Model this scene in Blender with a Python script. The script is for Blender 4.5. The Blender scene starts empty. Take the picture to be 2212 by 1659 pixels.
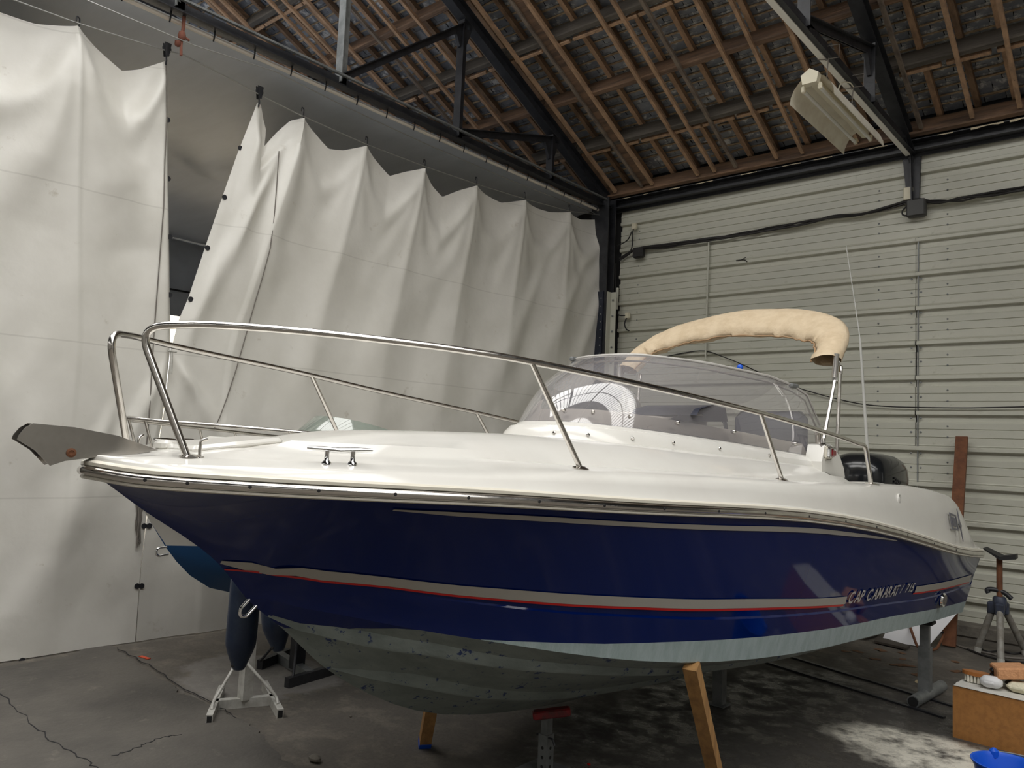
import bpy, bmesh, math, random
from mathutils import Vector, Matrix, noise
rnd = random.Random(7)
EXPO = 1.2
SKX0, SKX1 = -10.0, 14.5
C = bpy.context.scene.collection
PI = math.pi
# ------------------------------------------------------------------ camera
FPX, PITCH, ROLL, YAW, CAMH = 1702.0, math.radians(4.5), math.radians(-2.5), math.radians(40.9), 1.8
# world frame: X runs along the clad wall, Y points at the wall (wall plane Y = WY), Z up, camera above the origin
WY = 9.758
def _yaw(v): return Vector((v[0]*math.cos(YAW)-v[1]*math.sin(YAW), v[0]*math.sin(YAW)+v[1]*math.cos(YAW), v[2]))
_F = Vector((0, math.cos(PITCH), math.sin(PITCH))); _U0 = Vector((0, -math.sin(PITCH), math.cos(PITCH))); _R0 = Vector((1, 0, 0))
_R = _R0*math.cos(ROLL)-_U0*math.sin(ROLL); _U = _U0*math.cos(ROLL)+_R0*math.sin(ROLL)
CF, CR, CU = _yaw(_F), _yaw(_R), _yaw(_U)
CC = Vector((0, 0, CAMH))
cd = bpy.data.cameras.new('camera'); cam = bpy.data.objects.new('camera', cd); C.objects.link(cam)
cd.sensor_width = 36; cd.lens = FPX/2212*36; cd.clip_start = .05; cd.clip_end = 200
cam.matrix_world = Matrix(((CR.x, CU.x, -CF.x, CC.x), (CR.y, CU.y, -CF.y, CC.y), (CR.z, CU.z, -CF.z, CC.z), (0, 0, 0, 1)))
bpy.context.scene.camera = cam
# ------------------------------------------------------------------ sky, skylight portals, exposure
sc = bpy.context.scene
w = bpy.data.worlds.new('sky'); sc.world = w; w.use_nodes = True
bg = w.node_tree.nodes['Background']; bg.inputs[0].default_value = (1.0, .985, .955, 1); bg.inputs[1].default_value = 2.6
sc.view_settings.view_transform = 'Standard'; sc.view_settings.look = 'None'
sc.view_settings.gamma = 1; sc.view_settings.use_curve_mapping = False
sc.view_settings.exposure = EXPO
sc.cycles.max_bounces = 9; sc.cycles.diffuse_bounces = 5; sc.cycles.glossy_bounces = 4; sc.cycles.transparent_max_bounces = 12
sc.cycles.caustics_reflective = False; sc.cycles.caustics_refractive = False
def portal(loc, rot, sx, sy):
    l = bpy.data.lights.new('skylight_portal', 'AREA'); l.shape = 'RECTANGLE'; l.size = sx; l.size_y = sy; l.cycles.is_portal = True
    o = bpy.data.objects.new('skylight_portal', l); C.objects.link(o); o.location = loc; o.rotation_euler = rot
    return o
# measured image points (photograph taken as 2212 x 1659) turned into places on real surfaces
def ray(px, py): return CF+CR*((px-1106)/FPX)-CU*((py-829.5)/FPX)
def fl(px, py, z=0.):
    d = ray(px, py); return CC+d*((z-CAMH)/d.z)
def atx(px, py, x):
    d = ray(px, py); return CC+d*(x/d.x)
def aty(px, py, y):
    d = ray(px, py); return CC+d*(y/d.y)
def proj(p):
    d = Vector(p)-CC; k = d.dot(CF)
    return (1106+FPX*d.dot(CR)/k, 829.5-FPX*d.dot(CU)/k, k)
def ci(x, xs, ys):                        # monotone cubic through measured stations
    n = len(xs)
    if x <= xs[0]: return ys[0]
    if x >= xs[-1]: return ys[-1]
    h = [xs[i+1]-xs[i] for i in range(n-1)]; d = [(ys[i+1]-ys[i])/h[i] for i in range(n-1)]
    i = 0
    while x > xs[i+1]: i += 1
    def m(k):
        if k == 0: return d[0]
        if k == n-1: return d[-1]
        if d[k-1]*d[k] <= 0: return 0.
        a = 2*h[k]+h[k-1]; b = h[k]+2*h[k-1]
        return (a+b)/(a/d[k-1]+b/d[k])
    t = (x-xs[i])/h[i]
    return (2*t**3-3*t*t+1)*ys[i]+(t**3-2*t*t+t)*h[i]*m(i)+(3*t*t-2*t**3)*ys[i+1]+(t**3-t*t)*h[i]*m(i+1)
def li(x, xs, ys):
    if x <= xs[0]: return ys[0]
    for i in range(len(xs)-1):
        if x <= xs[i+1]: return ys[i]+(ys[i+1]-ys[i])*(x-xs[i])/(xs[i+1]-xs[i])
    return ys[-1]
# ------------------------------------------------------------------ materials
def mat(name, col, rough=.5, metal=0., col2=None, scale=6., detail=4., mixlo=.4, mixhi=.65, bump=0., bscale=None, stretch=None, coat=0., spec=.5, spots=None, rough2=None):
    m = bpy.data.materials.new(name); m.use_nodes = True; nt = m.node_tree; N = nt.nodes; L = nt.links
    b = N['Principled BSDF']
    b.inputs['Base Color'].default_value = (*col, 1); b.inputs['Roughness'].default_value = rough; b.inputs['Metallic'].default_value = metal
    b.inputs['Coat Weight'].default_value = coat; b.inputs['Coat Roughness'].default_value = .05; b.inputs['Specular IOR Level'].default_value = spec
    if col2 or bump or rough2 is not None or spots:
        tc = N.new('ShaderNodeTexCoord'); mp = N.new('ShaderNodeMapping'); L.new(tc.outputs['Object'], mp.inputs[0])
        if stretch: mp.inputs['Scale'].default_value = stretch
        nz = N.new('ShaderNodeTexNoise'); nz.inputs['Scale'].default_value = scale; nz.inputs['Detail'].default_value = detail; nz.inputs['Roughness'].default_value = .6
        L.new(mp.outputs[0], nz.inputs['Vector'])
        rp = N.new('ShaderNodeMapRange'); rp.inputs[1].default_value = mixlo; rp.inputs[2].default_value = mixhi
        L.new(nz.outputs['Fac'], rp.inputs[0])
        last = None
        if col2:
            mx = N.new('ShaderNodeMix'); mx.data_type = 'RGBA'; mx.inputs[6].default_value = (*col, 1); mx.inputs[7].default_value = (*col2, 1)
            L.new(rp.outputs[0], mx.inputs[0]); last = mx.outputs[2]
        if spots:                          # a second, sparser layer of wear: (colour, scale, lo, hi)
            n2 = N.new('ShaderNodeTexNoise'); n2.inputs['Scale'].default_value = spots[1]; n2.inputs['Detail'].default_value = 6; n2.inputs['Roughness'].default_value = .7
            L.new(tc.outputs['Object'], n2.inputs['Vector'])
            r2 = N.new('ShaderNodeMapRange'); r2.inputs[1].default_value = spots[2]; r2.inputs[2].default_value = spots[3]; L.new(n2.outputs['Fac'], r2.inputs[0])
            m2 = N.new('ShaderNodeMix'); m2.data_type = 'RGBA'; m2.inputs[6].default_value = (*col, 1); m2.inputs[7].default_value = (*spots[0], 1)
            if last: L.new(last, m2.inputs[6])
            L.new(r2.outputs[0], m2.inputs[0]); last = m2.outputs[2]
        if last: L.new(last, b.inputs['Base Color'])
        if rough2 is not None:
            rr = N.new('ShaderNodeMapRange'); rr.inputs[1].default_value = mixlo; rr.inputs[2].default_value = mixhi; rr.inputs[3].default_value = rough; rr.inputs[4].default_value = rough2
            L.new(nz.outputs['Fac'], rr.inputs[0]); L.new(rr.outputs[0], b.inputs['Roughness'])
        if bump:
            n3 = N.new('ShaderNodeTexNoise'); n3.inputs['Scale'].default_value = bscale or scale*4; n3.inputs['Detail'].default_value = 5; L.new(mp.outputs[0], n3.inputs['Vector'])
            bp = N.new('ShaderNodeBump'); bp.inputs['Strength'].default_value = bump; bp.inputs['Distance'].default_value = .02
            L.new(n3.outputs['Fac'], bp.inputs['Height']); L.new(bp.outputs[0], b.inputs['Normal'])
    return m
M = {}
M['navy'] = mat('navy_gelcoat', (.0008, .0105, .098), .06, spec=.34)
M['white_gel'] = mat('white_gelcoat', (.75, .735, .69), .16, col2=(.72, .70, .655), scale=3, coat=.2)
M['cream_gel'] = mat('cream_gelcoat', (.74, .70, .60), .3)
M['antifoul_shaded'] = mat('shaded_antifouling', (.23, .265, .25), .6, col2=(.17, .20, .19), scale=9, stretch=(1, .35, 1), spots=((.02, .04, .13), 17, .60, .63), bump=.15, bscale=40)  # shaded copy of the antifouling, shade under the hull put into its colour
M['boot'] = mat('lit_antifouling', (.42, .51, .52), .5, col2=(.34, .43, .43), scale=7, stretch=(3, 3, .4), bump=.15, bscale=60)  # lit copy of the same antifouling, for the band above the chine
M['steel'] = mat('polished_steel', (.74, .71, .67), .15, 1., col2=(.66, .63, .59), scale=9, rough2=.24)
M['chrome'] = mat('chrome', (.85, .85, .85), .08, 1.)
M['silver'] = mat('silver_vinyl', (.40, .38, .34), .35)
M['red'] = mat('red_vinyl', (.55, .012, .01), .35)
M['letters'] = mat('silver_letters', (.55, .53, .49), .35)
M['canvas'] = mat('beige_canvas', (.69, .56, .39), .8, col2=(.61, .48, .32), scale=12, bump=.3, bscale=30)
M['black_gloss'] = mat('black_cowl', (.012, .013, .015), .18, coat=.3)
M['black_mat'] = mat('black_rubber', (.015, .015, .016), .6)
M['dark_seat'] = mat('navy_upholstery', (.015, .018, .035), .5)
M['dash'] = mat('cream_dash', (.82, .75, .66), .5)
M['redlens'] = mat('red_lens', (.20, .005, .012), .1, coat=.5)
M['blue_pl'] = mat('blue_plastic', (.01, .10, .62), .35)
M['cladding'] = mat('cream_cladding', (.56, .555, .475), .42, col2=(.525, .525, .45), scale=1.3, stretch=(.5, 1, 3), spots=((.40, .40, .32), 9, .6, .75))
M['black_steel'] = mat('black_painted_steel', (.016, .017, .021), .45, col2=(.03, .031, .036), scale=8, bump=.15)
M['grey_steel'] = mat('galvanised_steel', (.25, .26, .26), .5, .4, col2=(.17, .18, .18), scale=10)
M['flake'] = mat('cream_flaking_paint', (.55, .47, .33), .7)
M['purlin'] = mat('old_purlin_timber', (.21, .125, .075), .8, col2=(.10, .065, .045), scale=3, stretch=(.6, 5, 5), bump=.4, bscale=10)
M['purlin_grey'] = mat('grey_purlin_timber', (.115, .10, .082), .85, col2=(.075, .065, .055), scale=3, stretch=(.6, 5, 5), bump=.3, bscale=10)
M['rafter'] = mat('orange_rafter_timber', (.50, .315, .19), .8, col2=(.32, .205, .13), scale=4, stretch=(4, .6, 4), bump=.35, bscale=12, spots=((.06, .035, .02), 22, .66, .7))
M['rafter_dk'] = mat('brown_rafter_timber', (.28, .175, .105), .8, col2=(.15, .095, .06), scale=4, stretch=(4, .6, 4), bump=.35, bscale=12)
M['rafter_grey'] = mat('weathered_batten_timber', (.24, .19, .145), .85, col2=(.13, .10, .08), scale=4, stretch=(4, .6, 4), bump=.3)
M['lath'] = mat('roof_lath', (.52, .40, .26), .85, col2=(.22, .15, .09), scale=5, stretch=(1, 6, 6), mixlo=.35, mixhi=.6)
M['slate'] = mat('slate', (.19, .205, .235), .5, col2=(.30, .31, .325), scale=5, spots=((.70, .69, .67), 6, .55, .63))
M['felt'] = mat('dark_backing', (.02, .02, .022), .9)

M['tarp'] = mat('grey_tarpaulin', (.60, .65, .74), .32, col2=(.53, .58, .66), scale=2, bump=.35, bscale=2.2, stretch=(.35, 1.2, 1))
M['wire'] = mat('steel_wire', (.35, .35, .34), .4, .7)
M['rope'] = mat('rusty_rope', (.20, .075, .05), .9)
M['rope_grey'] = mat('grey_rope', (.20, .18, .16), .9)
M['cable'] = mat('dark_cable', (.022, .02, .02), .6)
M['lamp'] = mat('aged_reflector', (.90, .86, .74), .5, col2=(.78, .72, .60), scale=6)
M['tube'] = mat('lamp_tube', (.75, .74, .70), .25)
M['ivory'] = mat('ivory_plastic', (.72, .67, .52), .5)
M['white_paint'] = mat('white_painted_steel', (.62, .61, .57), .45, col2=(.45, .44, .40), scale=14)
M['white_stripmetal'] = mat('white_painted_flange', (.90, .88, .82), .45)
M['wood_prop'] = mat('pine_prop', (.52, .29, .11), .65, col2=(.34, .18, .07), scale=4, stretch=(6, 6, .7), spots=((.09, .04, .02), 9, .68, .72))
M['red_steel'] = mat('red_painted_steel', (.30, .02, .025), .5, col2=(.12, .03, .03), scale=16)
M['navy_fender'] = mat('navy_vinyl', (.012, .026, .065), .45, col2=(.03, .05, .09), scale=10)
M['b2white'] = mat('white_hull', (.56, .54, .49), .25)
M['b2blue'] = mat('blue_antifouling', (.004, .055, .16), .5)
M['rust'] = mat('rusty_steel', (.19, .075, .032), .8, col2=(.12, .045, .02), scale=12)
M['crate'] = mat('orange_plywood', (.38, .17, .045), .55, col2=(.30, .13, .035), scale=30, bump=.05)
M['sponge'] = mat('salmon_sponge', (.66, .34, .17), .95, col2=(.55, .27, .13), scale=40, bump=.3, bscale=90)
M['cream_sponge'] = mat('cream_sponge', (.72, .68, .52), .95, bump=.3, bscale=60)
M['bristle'] = mat('cream_bristle', (.72, .69, .60), .8)
M['brushwood'] = mat('varnished_wood', (.42, .16, .045), .4)
M['milk'] = mat('white_plastic', (.74, .74, .75), .4)
M['sheet'] = mat('crumpled_white_sheet', (.66, .65, .60), .6, bump=.5, bscale=14)
M['bluegrey'] = mat('blue_grey_steel', (.045, .055, .09), .5, col2=(.03, .035, .05), scale=14)
M['dirty_alu'] = mat('dirty_grey_tube', (.33, .32, .29), .55, .2, col2=(.22, .20, .17), scale=12)
M['plank'] = mat('dark_plank', (.075, .062, .05), .85)
M['board_white'] = mat('white_board', (.80, .80, .82), .4)
M['yellow_wall'] = mat('yellow_render', (.66, .58, .44), .8)
M['stone'] = mat('grey_stone', (.17, .155, .13), .9, bump=.4)
M['leaf'] = mat('dry_leaf', (.17, .085, .04), .8)
M['paper'] = mat('torn_paper', (.62, .50, .30), .8)
M['orange_tape'] = mat('orange_tape', (.75, .10, .04), .5)
M['concrete'] = mat('kerb_concrete', (.17, .155, .13), .9, col2=(.11, .10, .085), scale=7, bump=.4)
M['screed'] = mat('grey_screed', (.135, .124, .108), .8, col2=(.09, .083, .074), scale=1.6, detail=8, spots=((.21, .19, .16), 6, .6, .75), bump=.3, bscale=30)
# windscreen acrylic: thin tinted sheet, haze and mirror by angle
m = bpy.data.materials.new('tinted_acrylic'); m.use_nodes = True; nt = m.node_tree; N = nt.nodes; L = nt.links
out = N['Material Output']; N.remove(N['Principled BSDF'])
tr = N.new('ShaderNodeBsdfTransparent'); tr.inputs[0].default_value = (.94, .93, .93, 1)
gl = N.new('ShaderNodeBsdfGlossy'); gl.inputs['Roughness'].default_value = .03; gl.inputs[0].default_value = (1, 1, 1, 1)
df = N.new('ShaderNodeBsdfDiffuse'); df.inputs[0].default_value = (.56, .54, .565, 1)
fr = N.new('ShaderNodeFresnel'); fr.inputs[0].default_value = 1.5
m1 = N.new('ShaderNodeMixShader'); m1.inputs[0].default_value = .30; L.new(tr.outputs[0], m1.inputs[1]); L.new(df.outputs[0], m1.inputs[2])
mul = N.new('ShaderNodeMath'); mul.operation = 'MULTIPLY_ADD'; mul.inputs[1].default_value = 1.5; mul.inputs[2].default_value = .03; mul.use_clamp = True; L.new(fr.outputs[0], mul.inputs[0])
m2 = N.new('ShaderNodeMixShader'); L.new(mul.outputs[0], m2.inputs[0]); L.new(m1.outputs[0], m2.inputs[1]); L.new(gl.outputs[0], m2.inputs[2])
L.new(m2.outputs[0], out.inputs[0]); M['acrylic'] = m
m = m.copy(); m.name = 'green_acrylic'; m.node_tree.nodes['Transparent BSDF'].inputs[0].default_value = (.70, .78, .73, 1); m.node_tree.nodes['Diffuse BSDF'].inputs[0].default_value = (.35, .42, .38, 1); M['acrylic_green'] = m
# white PVC sheet of the curtains: weld seams, creases and grime
m = mat('white_pvc_sheet', (.82, .80, .745), .36, col2=(.75, .73, .67), scale=1.6, bump=.42, bscale=3.2, spots=((.50, .45, .36), 4, .64, .80))
nt = m.node_tree; N = nt.nodes; L = nt.links; b = N['Principled BSDF']
src = b.inputs['Base Color'].links[0].from_socket
tc = N.new('ShaderNodeTexCoord'); sp = N.new('ShaderNodeSeparateXYZ'); L.new(tc.outputs['Object'], sp.inputs[0])
md = N.new('ShaderNodeMath'); md.operation = 'PINGPONG'; md.inputs[1].default_value = .62; L.new(sp.outputs[2], md.inputs[0])
ls = N.new('ShaderNodeMath'); ls.operation = 'LESS_THAN'; ls.inputs[1].default_value = .006; L.new(md.outputs[0], ls.inputs[0])
mm = N.new('ShaderNodeMath'); mm.operation = 'MULTIPLY'; mm.inputs[1].default_value = .22; L.new(ls.outputs[0], mm.inputs[0])
mx = N.new('ShaderNodeMix'); mx.data_type = 'RGBA'; mx.inputs[7].default_value = (.35, .33, .29, 1); L.new(mm.outputs[0], mx.inputs[0]); L.new(src, mx.inputs[6]); L.new(mx.outputs[2], b.inputs['Base Color'])
M['pvc'] = m
# hangar floor: worn dark concrete, damp patches, a pale spill
m = bpy.data.materials.new('worn_concrete'); m.use_nodes = True; nt = m.node_tree; N = nt.nodes; L = nt.links; b = N['Principled BSDF']
tc = N.new('ShaderNodeTexCoord')
def nz(scale, detail=6, rough=.65):
    n = N.new('ShaderNodeTexNoise'); n.inputs['Scale'].default_value = scale; n.inputs['Detail'].default_value = detail; n.inputs['Roughness'].default_value = rough; L.new(tc.outputs['Object'], n.inputs['Vector']); return n.outputs['Fac']
def rng(s, a, bb, c=0., d=1.):
    r = N.new('ShaderNodeMapRange'); r.inputs[1].default_value = a; r.inputs[2].default_value = bb; r.inputs[3].default_value = c; r.inputs[4].default_value = d; L.new(s, r.inputs[0]); return r.outputs[0]
def mixc(f, a, bcol):
    x = N.new('ShaderNodeMix'); x.data_type = 'RGBA'
    if isinstance(a, tuple): x.inputs[6].default_value = (*a, 1)
    else: L.new(a, x.inputs[6])
    x.inputs[7].default_value = (*bcol, 1); L.new(f, x.inputs[0]); return x.outputs[2]
def mth(op, a, bv):
    x = N.new('ShaderNodeMath'); x.operation = op; x.use_clamp = True
    for i, v in enumerate((a, bv)):
        if isinstance(v, (int, float)): x.inputs[i].default_value = v
        else: L.new(v, x.inputs[i])
    return x.outputs[0]
def blob(cx, cy, rx, ry, wob=.55, ns=1.9):
    mp = N.new('ShaderNodeMapping'); mp.inputs['Location'].default_value = (-cx/rx, -cy/ry, 0); mp.inputs['Scale'].default_value = (1/rx, 1/ry, 0); L.new(tc.outputs['Object'], mp.inputs[0])
    ln = N.new('ShaderNodeVectorMath'); ln.operation = 'LENGTH'; L.new(mp.outputs[0], ln.inputs[0])
    n = nz(ns, 5); x = N.new('ShaderNodeMath'); x.operation = 'MULTIPLY_ADD'; x.inputs[1].default_value = wob*2; L.new(n, x.inputs[0]); L.new(ln.outputs[1], x.inputs[2])
    return x.outputs[0]
big = nz(.9); med = nz(5); fine = nz(38, 8, .75)
col = mixc(rng(big, .38, .62), (.155, .137, .116), (.11, .10, .086))
col = mixc(rng(med, .5, .68), col, (.215, .19, .155))
col = mixc(rng(fine, .45, .72, 0, .55), col, (.065, .06, .054))
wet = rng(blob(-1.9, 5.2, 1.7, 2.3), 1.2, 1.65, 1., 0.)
wet2 = rng(blob(-5.35, 3.4, .75, .65, .5, 2.5), 1.25, 1.4, 1., 0.)
damp = mth('MAXIMUM', wet, mth('MULTIPLY', wet2, .45))
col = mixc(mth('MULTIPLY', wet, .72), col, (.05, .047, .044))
col = mixc(mth('MULTIPLY', wet2, .55), col, (.36, .34, .32))
sp1 = rng(blob(-1.28, 5.62, .62, .40, .5, 3.2), 1.25, 1.6, 1., 0.)
spl = mth('MULTIPLY', sp1, rng(nz(7, 6), .33, .55))
col = mixc(spl, col, (.85, .81, .70))
L.new(col, b.inputs['Base Color'])
rg = rng(mth('MULTIPLY', damp, rng(med, .40, .60)), 0, 1, .82, .10)
L.new(rg, b.inputs['Roughness'])
bp = N.new('ShaderNodeBump'); bp.inputs['Strength'].default_value = .5; bp.inputs['Distance'].default_value = .012; L.new(nz(24, 7, .7), bp.inputs['Height']); L.new(bp.outputs[0], b.inputs['Normal'])
M['floor'] = m
# ------------------------------------------------------------------ mesh helpers
class MB:
    def __init__(s): s.v = []; s.f = []; s.m = []
    def add(s, vs, fs, mi=0):
        o = len(s.v); s.v += [tuple(v) for v in vs]
        for f in fs: s.f.append([i+o for i in f]); s.m.append(mi)
        return s
    def box(s, c, d, mi=0, rot=None, taper=1.):
        x, y, z = d[0]/2, d[1]/2, d[2]/2; R = rot or Matrix.Identity(3)
        vs = []
        for sz in (-1, 1):
            k = taper if sz > 0 else 1
            for sx, sy in ((-1, -1), (1, -1), (1, 1), (-1, 1)): vs.append(Vector(c)+R @ Vector((sx*x*k, sy*y*k, sz*z)))
        return s.add(vs, [(3, 2, 1, 0), (4, 5, 6, 7), (0, 1, 5, 4), (1, 2, 6, 5), (2, 3, 7, 6), (3, 0, 4, 7)], mi)
    def rbox(s, c, d, r=.01, mi=0, rot=None):      # box with chamfered edges
        R = rot or Matrix.Identity(3); x, y, z = d[0]/2, d[1]/2, d[2]/2; r = min(r, x*.9, y*.9, z*.9)
        rings = []
        for zz, ins in ((-z, r), (-z+r, 0), (z-r, 0), (z, r)):
            a, b2 = x-ins, y-ins; q = r if ins == 0 else r*.6
            rings.append([(a-q, -b2), (a, -b2+q), (a, b2-q), (a-q, b2), (-a+q, b2), (-a, b2-q), (-a, -b2+q), (-a+q, -b2)])
            rings[-1] = [Vector(c)+R @ Vector((p[0], p[1], zz)) for p in rings[-1]]
        vs = [p for g in rings for p in g]; fs = [list(range(7, -1, -1)), list(range(24, 32))]
        for k in range(3):
            for i in range(8): fs.append((k*8+i, k*8+(i+1) % 8, k*8+8+(i+1) % 8, k*8+8+i))
        return s.add(vs, fs, mi)
    def bar(s, p, q, wd, ht, up=(0, 0, 1), mi=0, holl=False):
        p, q = Vector(p), Vector(q); a = (q-p).normalized(); u = Vector(up)
        if abs(a.dot(u)) > .98: u = Vector((1, 0, 0))
        b2 = a.cross(u).normalized(); u = b2.cross(a).normalized(); vs = []
        for c in (p, q):
            for i, j in ((-1, -1), (1, -1), (1, 1), (-1, 1)): vs.append(c+b2*(i*wd/2)+u*(j*ht/2))
        return s.add(vs, [(3, 2, 1, 0), (4, 5, 6, 7), (0, 1, 5, 4), (1, 2, 6, 5), (2, 3, 7, 6), (3, 0, 4, 7)], mi)
    def tube(s, pts, r, n=10, cap=True, mi=0, closed=False):
        P = [Vector(p) for p in pts]; k = len(P); rs = r if isinstance(r, (list, tuple)) else [r]*k
        ref = None; vs = []
        for i in range(k):
            if closed: d = (P[(i+1) % k]-P[i-1]).normalized()
            else: d = (P[min(i+1, k-1)]-P[max(i-1, 0)]).normalized()
            if ref is None:
                ref = d.orthogonal().normalized()
            ref = (ref-d*ref.dot(d))
            ref = ref.normalized() if ref.length > 1e-6 else d.orthogonal().normalized()
            b2 = d.cross(ref)
            for j in range(n):
                a = 2*PI*j/n; vs.append(P[i]+(ref*math.cos(a)+b2*math.sin(a))*rs[i])
        fs = []
        for i in range(k if closed else k-1):
            i2 = (i+1) % k
            for j in range(n): fs.append((i*n+j, i*n+(j+1) % n, i2*n+(j+1) % n, i2*n+j))
        if cap and not closed: fs += [list(range(n-1, -1, -1)), list(range((k-1)*n, k*n))]
        return s.add(vs, fs, mi)
    def lathe(s, prof, c=(0, 0, 0), axis=None, n=20, mi=0, cap=True):
        R = Vector((0, 0, 1)).rotation_difference(Vector(axis)).to_matrix() if axis is not None else Matrix.Identity(3)
        vs = []
        for r, z in prof:
            for j in range(n):
                a = 2*PI*j/n; vs.append(Vector(c)+R @ Vector((r*math.cos(a), r*math.sin(a), z)))
        fs = [(i*n+j, i*n+(j+1) % n, (i+1)*n+(j+1) % n, (i+1)*n+j) for i in range(len(prof)-1) for j in range(n)]
        if cap: fs += [list(range(n-1, -1, -1)), list(range((len(prof)-1)*n, len(prof)*n))]
        return s.add(vs, fs, mi)
    def grid(s, rows, mi=0, mif=None, flip=False):
        nr, nc = len(rows), len(rows[0]); o = len(s.v); s.v += [tuple(p) for r in rows for p in r]
        for i in range(nr-1):
            for j in range(nc-1):
                f = [o+i*nc+j, o+i*nc+j+1, o+(i+1)*nc+j+1, o+(i+1)*nc+j]
                s.f.append(f[::-1] if flip else f); s.m.append(mif(i, j) if mif else mi)
        return s
    def prism(s, poly, off, mi=0):                 # polygon (3-D points) extruded by a vector
        n = len(poly); off = Vector(off); vs = [Vector(p) for p in poly]+[Vector(p)+off for p in poly]
        return s.add(vs, [list(range(n-1, -1, -1)), list(range(n, 2*n))]+[(i, (i+1) % n, n+(i+1) % n, n+i) for i in range(n)], mi)
    def mesh(s, name, mats, smooth=None):
        me = bpy.data.meshes.new(name); me.from_pydata([tuple(v) for v in s.v], [], s.f)
        for mm in (mats if isinstance(mats, (list, tuple)) else [mats]): me.materials.append(mm)
        if max(s.m, default=0): me.polygons.foreach_set('material_index', s.m)
        b3 = bmesh.new(); b3.from_mesh(me); bmesh.ops.remove_doubles(b3, verts=b3.verts, dist=1e-5)
        if smooth is not False: bmesh.ops.recalc_face_normals(b3, faces=b3.faces)
        b3.to_mesh(me); b3.free()
        if smooth:
            me.shade_smooth(); me.set_sharp_from_angle(angle=math.radians(smooth))
        me.update(); return me
    def build(s, name, mats, parent=None, smooth=None, loc=None):
        o = bpy.data.objects.new(name, s.mesh(name, mats, smooth)); C.objects.link(o)
        if parent: o.parent = parent
        if loc: o.location = loc
        return o
def tag(o, label=None, cat=None, group=None, kind=None):
    if label: o['label'] = label
    if cat: o['category'] = cat
    if group: o['group'] = group
    if kind: o['kind'] = kind
    return o
def empty(name, loc=(0, 0, 0), rz=0., label=None, cat=None, group=None, kind=None):
    o = bpy.data.objects.new(name, None); C.objects.link(o); o.location = loc; o.rotation_euler = (0, 0, rz); o.empty_display_size = .1
    return tag(o, label, cat, group, kind)
def inst(o, parent=None, loc=None, name=None):      # a copy sharing its mesh
    c = o.copy(); C.objects.link(c)
    if parent: c.parent = parent
    if loc is not None: c.location = loc
    return c
def fillet(pts, r, n=6):                            # round the corners of a polyline
    P = [Vector(p) for p in pts]; out = [P[0]]
    for i in range(1, len(P)-1):
        a, b2 = (P[i-1]-P[i]), (P[i+1]-P[i]); k = min(r, a.length*.49, b2.length*.49)
        A, B = P[i]+a.normalized()*k, P[i]+b2.normalized()*k
        for j in range(n+1):
            t = j/n; out.append(A*(1-t)**2+P[i]*2*t*(1-t)+B*t*t)
    out.append(P[-1]); return out
def curve3(pts, n=8):                               # Catmull-Rom through points
    P = [Vector(p) for p in pts]; P = [P[0]*2-P[1]]+P+[P[-1]*2-P[-2]]; out = []
    for i in range(1, len(P)-2):
        for j in range(n):
            t = j/n; a, b2, c2, d = P[i-1], P[i], P[i+1], P[i+2]
            out.append(.5*((2*b2)+(c2-a)*t+(2*a-5*b2+4*c2-d)*t*t+(3*b2-a-3*c2+d)*t**3))
    out.append(P[-2]); return out
# ================================================================== THE SETTING
SL = .46; EZ = 5.4                                   # roof pitch, eaves height at the clad wall
def rz(d, off=0.): return EZ+SL*d+off                # height of the roof line at distance d from the wall
def RP(x, d, off=0.): return Vector((x, WY-d, rz(d, off)))
X0, X1, YB = -14.6, 16.0, -9.6
sd = Vector((0, -1, SL)).normalized()                # up the slope
sn = Vector((0, SL, 1)).normalized()                 # roof normal, outwards
# floor
b = MB(); g = []
for i in range(24): g.append([(X0+(X1-X0)*j/24, YB+(WY+.2-YB)*i/23, 0) for j in range(25)])
floor = tag(b.grid(g).build('floor', M['floor']), kind='structure')
# worn slab edge crossing the floor at the left (a slightly proud, broken screed)
edge = [fl(*p) for p in [(225, 1385), (262, 1412), (300, 1440), (338, 1465), (375, 1483), (384, 1500), (430, 1515), (470, 1540), (520, 1556), (548, 1578), (580, 1605), (596, 1630), (640, 1668), (700, 1720)]]
b = MB(); jag = []
for i in range(len(edge)-1):
    for k in range(5):
        p = edge[i].lerp(edge[i+1], k/5); jag.append(p+Vector((rnd.uniform(-.02, .02), rnd.uniform(-.02, .02), 0)))
far = [fl(150, 1420), fl(-200, 1480), fl(-300, 1720)]
poly = [Vector((p.x, p.y, .001)) for p in jag]+[Vector((p.x, p.y, .001)) for p in reversed(far)]
b.prism(poly, (0, 0, .012)); b.build('screed_slab', M['screed'], floor)
for k, (p, q) in enumerate([((1700, 1418), (2075, 1532)), ((1655, 1432), (2040, 1552))]):
    A, B = fl(*p), fl(*q); b = MB(); b.bar(A+Vector((0, 0, .006)), B+Vector((0, 0, .006)), .035, .014)
    b.build('floor_rail', M['black_steel'], floor)
for pts in ([(0, 1500), (60, 1560), (120, 1612), (190, 1652), (215, 1668)], [(250, 1402), (320, 1440), (400, 1492), (470, 1528), (520, 1560)], [(240, 1640), (300, 1618), (345, 1600), (395, 1592)]):
    b = MB(); P0_ = [fl(*p) for p in pts]; P = []
    for i in range(len(P0_)-1):
        for k in range(7): P.append(P0_[i].lerp(P0_[i+1], k/7)+Vector((rnd.uniform(-.015, .015), rnd.uniform(-.015, .015), .0135)))
    for i in range(len(P)-1): b.bar(P[i], P[i+1], rnd.uniform(.003, .008), .003)
    b.build('floor_crack', M['felt'], floor)
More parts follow.
